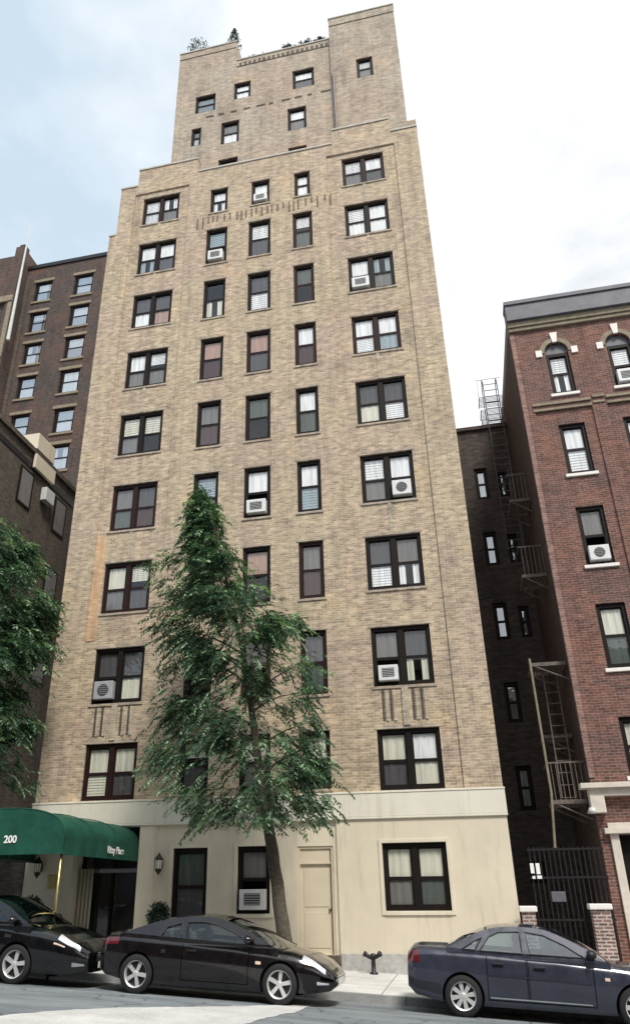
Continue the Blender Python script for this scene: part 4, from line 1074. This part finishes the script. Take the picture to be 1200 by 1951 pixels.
    # patches lying on the body
    def patch(x0, x1, t0, t1, name, mat, off=.006, nx=8, ntt=4, sides=(-1, 1), shape=None):
        for s in sides:
            g = MB()
            for i in range(nx+1):
                for k in range(ntt+1):
                    u, v = i/nx, k/ntt; x = x0+(x1-x0)*u; a, b_ = (t0, t1) if not shape else shape(u)
                    g.v.append(tuple(bp(x, a+(b_-a)*v, off, s)))
            for i in range(nx):
                for k in range(ntt): g.f.append((i*(ntt+1)+k, i*(ntt+1)+k+1, (i+1)*(ntt+1)+k+1, (i+1)*(ntt+1)+k)); g.m.append(0)
            g.build(name, mat, root, True)
    for (x0, x1, t0, t1, nm_, mt, kw) in spec['patches']: patch(x0, x1, t0, t1, nm_, mt, **kw)
    # door shut lines
    for (x0, x1) in spec['doors']:
        for s in (-1, 1):
            g = MB()
            for x in (x0, x1):
                for k in range(14):
                    t0, t1 = 2.9+5.2*k/14, 2.9+5.2*(k+1)/14; dx = .0
                    g.quad([bp(x-.006, t0, .003, s), bp(x+.006, t0, .003, s), bp(x+.006, t1, .003, s), bp(x-.006, t1, .003, s)])
            for k in range(12):
                xa_, xb_ = x0+(x1-x0)*k/12, x0+(x1-x0)*(k+1)/12
                g.quad([bp(xa_, 2.9, .003, s), bp(xb_, 2.9, .003, s), bp(xb_, 3.0, .003, s), bp(xa_, 3.0, .003, s)])
            d = g.build('door_seam', 'gapline', root)
            h = MB(); hx = x0+.10; p = bp(hx, 6.65, .03, s)
            h.box(p.x, p.x+.19, p.y-.012, p.y+.012, p.z-.018, p.z+.018); bevel(h.build('door_handle', spec.get('handle', spec['paint']), root), .008)
    for s in (-1, 1):
        mx = spec['mirror']; z = zb+.09; y = ys(mx, z)
        m_ = MB(); m_.lathe([(0, -.03), (.07, -.03), (.10, .0), (.10, .04), (.07, .10), (0, .13)], (0, 0, 0), 'z', 12)
        q = m_.build('mirror', spec.get('mirrormat', spec['paint']), root, True); q.location = (mx, s*(y+.13), z); q.rotation_euler = (0, math.radians(80), 0); q.scale = (.8, 1.15, 1)
        ar = MB(); ar.box(mx-.03, mx+.05, min(s*(y-.02), s*(y+.1)), max(s*(y-.02), s*(y+.1)), z-.03, z+.01); ar.build('mirror_arm', 'blackplastic', root)
    # grille and plate at the front, plate at the rear
    zf = lerp_tab(spec['belt'], L*.99)
    g = MB()
    for k in range(4): g.box(L-.03, L+.006, -.35, .35, zf-.17+.045*k, zf-.155+.045*k)
    g.build('grille', 'chrome', root)
    g = MB(); g.box(L-.0, L+.012, -.26, .26, .32, .43); g.build('number_plate', 'letters', root)
    g = MB(); g.box(-.012, 0, -.26, .26, zf-.02, zf+.09); g.build('number_plate', 'letters', root)
    # wheels
    for wx in spec['wheels']:
        for s in (-1, 1):
            e = MB(); tw = .1; r = R; rr = spec['rim']
            prof = [(rr*.99, -tw), (r*.93, -tw), (r*.985, -tw*.8), (r, -tw*.45), (r, tw*.45), (r*.985, tw*.8), (r*.93, tw), (rr*.99, tw)]
            e.lathe(prof, n=40, axis='y'); ty = e.build('tyre', 'rubber', None, True)
            rm = MB(); rm.lathe([(rr, -.085), (rr*.93, -.075), (rr*.90, -.04), (rr*.90, .08)], n=40, axis='y')
            ns = spec['spokes']; hubr = .055
            for k in range(ns):
                a = 2*PI*k/ns+.3; d = Vector((math.cos(a), 0, math.sin(a))); n_ = Vector((-math.sin(a), 0, math.cos(a))); wi, wo = spec['spw']
                P = [d*hubr*.6-n_*wi, d*hubr*.6+n_*wi, d*rr*.96+n_*wo, d*rr*.96-n_*wo]
                f = [Vector((p.x, -.072 if i < 2 else -.062, p.z)) for i, p in enumerate(P)]; bk = [Vector((p.x, -.035, p.z)) for p in P]
                rm.quad(f); 
                for i in range(4): rm.quad([f[i], f[(i+1) % 4], bk[(i+1) % 4], bk[i]])
            rm.lathe([(0, -.082), (.03, -.08), (hubr, -.07), (hubr*1.1, -.03)], n=20, axis='y')
            ro = rm.build('rim', 'alloy', None)
            dk_ = MB(); dk_.lathe([(0, -.01), (rr*.92, -.01)], n=32, axis='y'); do = dk_.build('brake_disc', 'blackplastic', None)
            wo_ = empty('wheel', (wx, s*(W-.115), R))
            wo_.parent = root; wo_.rotation_euler = (0, random.uniform(0, 1), 0 if s < 0 else PI)
            for q in (ty, ro, do): q.parent = wo_
    return root

def near(y): return y
# black fastback coupe
yo, W_ = -5.80, 1.74
cx, cy = 2.28, yo+W_/2
zr = road_z(cx+2.3, yo+.1)
def zat(x): return road_z(x, yo+.1)
car(dict(name='parked_car', label='black fastback coupe with silver five-spoke wheels parked in front of the tree', L=4.62, W=W_, loc=(cx, cy, zat(cx)), paint='blackpaint', glass='carglass',
    plan=[(0, .80), (.03, .90), (.10, .965), (.25, 1.0), (.72, 1.0), (.86, .96), (.94, .86), (.985, .70), (1, .60)],
    belt=[(0, .80), (.12, .90), (.5, .925), (1.4, .90), (2.6, .85), (3.3, .80), (3.8, .76), (4.2, .69), (4.5, .56), (4.62, .46)],
    deck=[(0, .88), (.10, .985), (.22, 1.0), (.6, .97), (1.5, .93), (3.2, .90), (3.75, .865), (4.1, .80), (4.35, .70), (4.55, .57), (4.62, .48)],
    bottom=[(0, .36), (.15, .26), (.6, .20), (1.5, .17), (3.2, .17), (4.2, .20), (4.5, .24), (4.62, .32)],
    roof=[(.38, .965), (.75, 1.09), (1.15, 1.21), (1.5, 1.285), (1.95, 1.325), (2.35, 1.30), (2.75, 1.20), (3.2, 1.03), (3.58, .88)],
    zbelt=.91, tumble=.52, x_rw=1.25, x_ws=2.50,
    windows=[[(1.22, .965), (1.33, 1.13), (1.62, 1.21), (1.66, .955)], [(1.75, .95), (1.72, 1.225), (2.05, 1.245), (2.35, 1.205), (2.72, 1.09), (3.02, .955), (2.95, .92)]],
    seats=[(1.75, -.36), (1.75, .36), (1.05, -.33), (1.05, .33)], seatmat='beigeseat', mirror=2.98,
    wheels=(.82, 3.62), wr=.325, rim=.228, spokes=5, spw=(.028, .036), doors=[(1.72, 3.02)],
    patches=[(.02, .40, 6.6, 8.4, 'tail_light', 'redlens', {}), (4.02, 4.44, 7.6, 9.6, 'headlight', 'whitelens', dict(shape=lambda u: (7.9-.6*u, 9.9-1.2*u))), (4.3, 4.5, 3.4, 4.4, 'fog_light', 'whitelens', {}),
             (1.30, 1.38, 6.0, 6.5, 'fuel_flap', 'chrome', {}), (3.16, 3.26, 5.9, 6.4, 'side_marker', 'amberlens', {}), (0, .1, 2.6, 4.6, 'bumper', 'blackplastic', {}), (4.36, 4.58, 4.7, 5.6, 'air_intake', 'gapline', {})]))
# slate-blue sedan, nose beyond the frame
yo, W_ = -5.25, 1.76; cx = 8.16; cy = yo+W_/2
car(dict(name='parked_car', label='slate-blue four-door sedan at the right with silver multi-spoke wheel', L=4.86, W=W_, loc=(cx, cy, zat(cx)), paint='bluepaint', glass='bluecarglass', mirrormat='blackplastic', handle='blackplastic',
    plan=[(0, .84), (.03, .93), (.10, .975), (.25, 1.0), (.72, 1.0), (.86, .97), (.95, .88), (1, .66)],
    belt=[(0, .86), (.10, .98), (.5, 1.0), (1.4, .985), (2.6, .95), (3.5, .90), (4.1, .85), (4.55, .75), (4.86, .56)],
    deck=[(0, .96), (.08, 1.05), (.2, 1.08), (.7, 1.09), (1.5, 1.0), (3.35, .975), (3.95, .94), (4.4, .85), (4.72, .71), (4.86, .58)],
    bottom=[(0, .40), (.15, .28), (.6, .21), (1.5, .18), (3.2, .18), (4.4, .2), (4.86, .3)],
    roof=[(.72, 1.07), (1.05, 1.22), (1.38, 1.36), (1.7, 1.425), (2.1, 1.445), (2.5, 1.41), (2.95, 1.25), (3.3, 1.08), (3.52, .96)],
    zbelt=.99, tumble=.45, x_rw=1.45, x_ws=2.55,
    windows=[[(1.30, 1.04), (1.48, 1.27), (1.66, 1.35), (2.03, 1.375), (2.05, 1.03)], [(2.18, 1.03), (2.13, 1.375), (2.45, 1.34), (2.80, 1.20), (3.12, 1.02)], [(.98, 1.05), (1.22, 1.19), (1.36, 1.25), (1.22, 1.045)]],
    seats=[(1.95, -.36), (1.95, .36), (1.25, -.36), (1.25, .36)], seatmat='seat', mirror=3.18,
    wheels=(.98, 3.90), wr=.325, rim=.225, spokes=8, spw=(.024, .040), doors=[(1.42, 2.10), (2.13, 3.22)],
    patches=[(.01, .22, 6.2, 8.6, 'tail_light', 'redlens', {}), (0, 1.0-.4, 3.0, 4.0, 'bumper', 'bumperblack', {}), (1.42, 3.2, 5.2, 5.42, 'side_moulding', 'bluepaint', dict(off=.016, nx=16)), (4.2, 4.64, 7.4, 9.2, 'headlight', 'whitelens', {}),
             (3.40, 3.48, 6.0, 6.4, 'side_marker', 'amberlens', {}), (1.45, 3.15, 3.15, 3.3, 'sill_trim', 'chrome', dict(off=.008, nx=16))])) if M.setdefault('bumperblack', plain('bumper_black', (.02, .022, .03), .45)) else None
# black car at the left edge: front half in the frame
yo, W_ = -5.90, 1.80; L_ = 4.7; cx = 2.09-L_; cy = yo+W_/2
car(dict(name='parked_car', label='black car at the left edge with only its front wheel, hood and headlight in view', L=L_, W=W_, loc=(cx, cy, zat(cx)), paint='suvpaint', glass='carglass',
    plan=[(0, .84), (.04, .93), (.12, .975), (.25, 1.0), (.74, 1.0), (.88, .97), (.95, .90), (.985, .80), (1, .68)],
    belt=[(0, .90), (.2, 1.0), (1.4, 1.0), (2.8, .96), (3.5, .90), (4.0, .84), (4.4, .74), (4.7, .60)],
    deck=[(0, 1.0), (.2, 1.12), (.8, 1.12), (3.2, 1.04), (3.7, .99), (4.1, .91), (4.45, .80), (4.62, .70), (4.7, .62)],
    bottom=[(0, .40), (.2, .28), (.8, .22), (3.4, .20), (4.3, .2), (4.7, .26)],
    roof=[(.5, 1.08), (.9, 1.28), (1.3, 1.42), (1.9, 1.48), (2.4, 1.45), (2.8, 1.32), (3.2, 1.12), (3.45, 1.0)],
    zbelt=1.0, tumble=.42, x_rw=1.2, x_ws=2.35,
    windows=[[(1.2, 1.06), (1.35, 1.32), (1.75, 1.40), (1.8, 1.05)], [(1.9, 1.05), (1.86, 1.41), (2.3, 1.38), (2.65, 1.25), (2.98, 1.05)]],
    seats=[(1.75, -.36), (1.75, .36)], seatmat='seat', mirror=3.02,
    wheels=(.95, 3.20), wr=.34, rim=.245, spokes=5, spw=(.03, .042), doors=[(1.0, 1.84), (1.88, 2.75)],
    patches=[(4.05, 4.52, 7.6, 9.4, 'headlight', 'whitelens', dict(shape=lambda u: (8.0-.9*u, 9.6-1.1*u))), (3.98, 4.22, 6.6, 6.95, 'side_marker', 'amberlens', {}), (2.9, 3.05, 6.4, 6.8, 'badge', 'chrome', {}), (4.4, 4.62, 3.4, 4.3, 'fog_light', 'chrome', {}), (0, .3, 6.2, 8.4, 'tail_light', 'redlens', {})]))

# ================================================================== CAMERA
q = [-.22184, .46767, -.00938]
cam = bpy.data.cameras.new('camera'); co = bpy.data.objects.new('camera', cam); C.objects.link(co)
yw, pt, ro = math.radians(-12.71045), math.radians(26.79574), math.radians(-.53732)
fwd = Vector((math.sin(yw)*math.cos(pt), math.cos(yw)*math.cos(pt), math.sin(pt))); rt = Vector((math.cos(yw), -math.sin(yw), 0)); up = rt.cross(fwd)
r2 = rt*math.cos(ro)+up*math.sin(ro); u2 = -rt*math.sin(ro)+up*math.cos(ro)
m = Matrix((r2, u2, -fwd)).transposed().to_4x4(); m.translation = Vector((9.63517, -21.4556, 1.72629)); co.matrix_world = m
cam.sensor_fit = 'VERTICAL'; cam.sensor_height = 36; cam.lens = 1440.37/1951*36; cam.shift_x = (600-542.26)/1951; cam.shift_y = 0
cam.clip_start = .1; cam.clip_end = 3000
bpy.context.scene.camera = co

# ================================================================== LIGHT
SUN_EL, SUN_AZ = math.radians(52), math.radians(150)     # azimuth measured from +Y (the street's far side) clockwise
w = bpy.data.worlds.new('World'); bpy.context.scene.world = w; w.use_nodes = True; nt = w.node_tree; nt.nodes.clear()
o = N(nt, 'ShaderNodeOutputWorld'); bg = N(nt, 'ShaderNodeBackground'); bg.inputs[1].default_value = .10
sk = N(nt, 'ShaderNodeTexSky', sky_type='NISHITA'); sk.sun_disc = False; sk.sun_elevation = SUN_EL; sk.sun_rotation = SUN_AZ; sk.air_density = 1.0; sk.dust_density = 1.5; sk.ozone_density = 1.5
tc = N(nt, 'ShaderNodeTexCoord').outputs['Generated']
mp = N(nt, 'ShaderNodeMapping'); mp.inputs['Scale'].default_value = (1, 1, 2.0); mp.inputs['Location'].default_value = (.35, .1, .2); nt.links.new(tc, mp.inputs['Vector'])
f = noise(nt, mp.outputs[0], 1.6, 7, .55)
# thicker cloud towards +X (right of the street), thinner to the left
sx = N(nt, 'ShaderNodeSeparateXYZ'); nt.links.new(tc, sx.inputs[0])
ma = N(nt, 'ShaderNodeMath', operation='MULTIPLY_ADD'); nt.links.new(sx.outputs[0], ma.inputs[0]); ma.inputs[1].default_value = .70; nt.links.new(f, ma.inputs[2])
cl = ramp(nt, ma.outputs[0], [(.16, (0, 0, 0)), (.40, (1, 1, 1))])
skb = mixc(nt, 1.0, sk.outputs[0], (1.5, 1.55, 1.6), 'MULTIPLY')
shade = ramp(nt, noise(nt, mp.outputs[0], 3.5, 6), [(.34, (4.9, 5.15, 5.45)), (.62, (7.4, 7.45, 7.5))])
pale = mixc(nt, .80, skb, (4.4, 5.25, 5.8))
nt.links.new(mixc(nt, cl, pale, shade), bg.inputs[0]); nt.links.new(bg.outputs[0], o.inputs[0])
sl = bpy.data.lights.new('sun', 'SUN'); sl.energy = 2.2; sl.angle = math.radians(14); sl.color = (1, .95, .87)
so = bpy.data.objects.new('sun', sl); C.objects.link(so)
dirv = Vector((math.sin(SUN_AZ)*math.cos(SUN_EL), math.cos(SUN_AZ)*math.cos(SUN_EL), math.sin(SUN_EL)))
so.rotation_euler = dirv.to_track_quat('Z', 'Y').to_euler(); so.location = (20, -30, 50)
sc = bpy.context.scene
sc.view_settings.view_transform = 'Standard'; sc.view_settings.look = 'None'; sc.view_settings.exposure = .74; sc.view_settings.gamma = 1
sc.render.engine = 'CYCLES'; sc.cycles.use_denoising = True; sc.cycles.max_bounces = 6; sc.cycles.transparent_max_bounces = 16
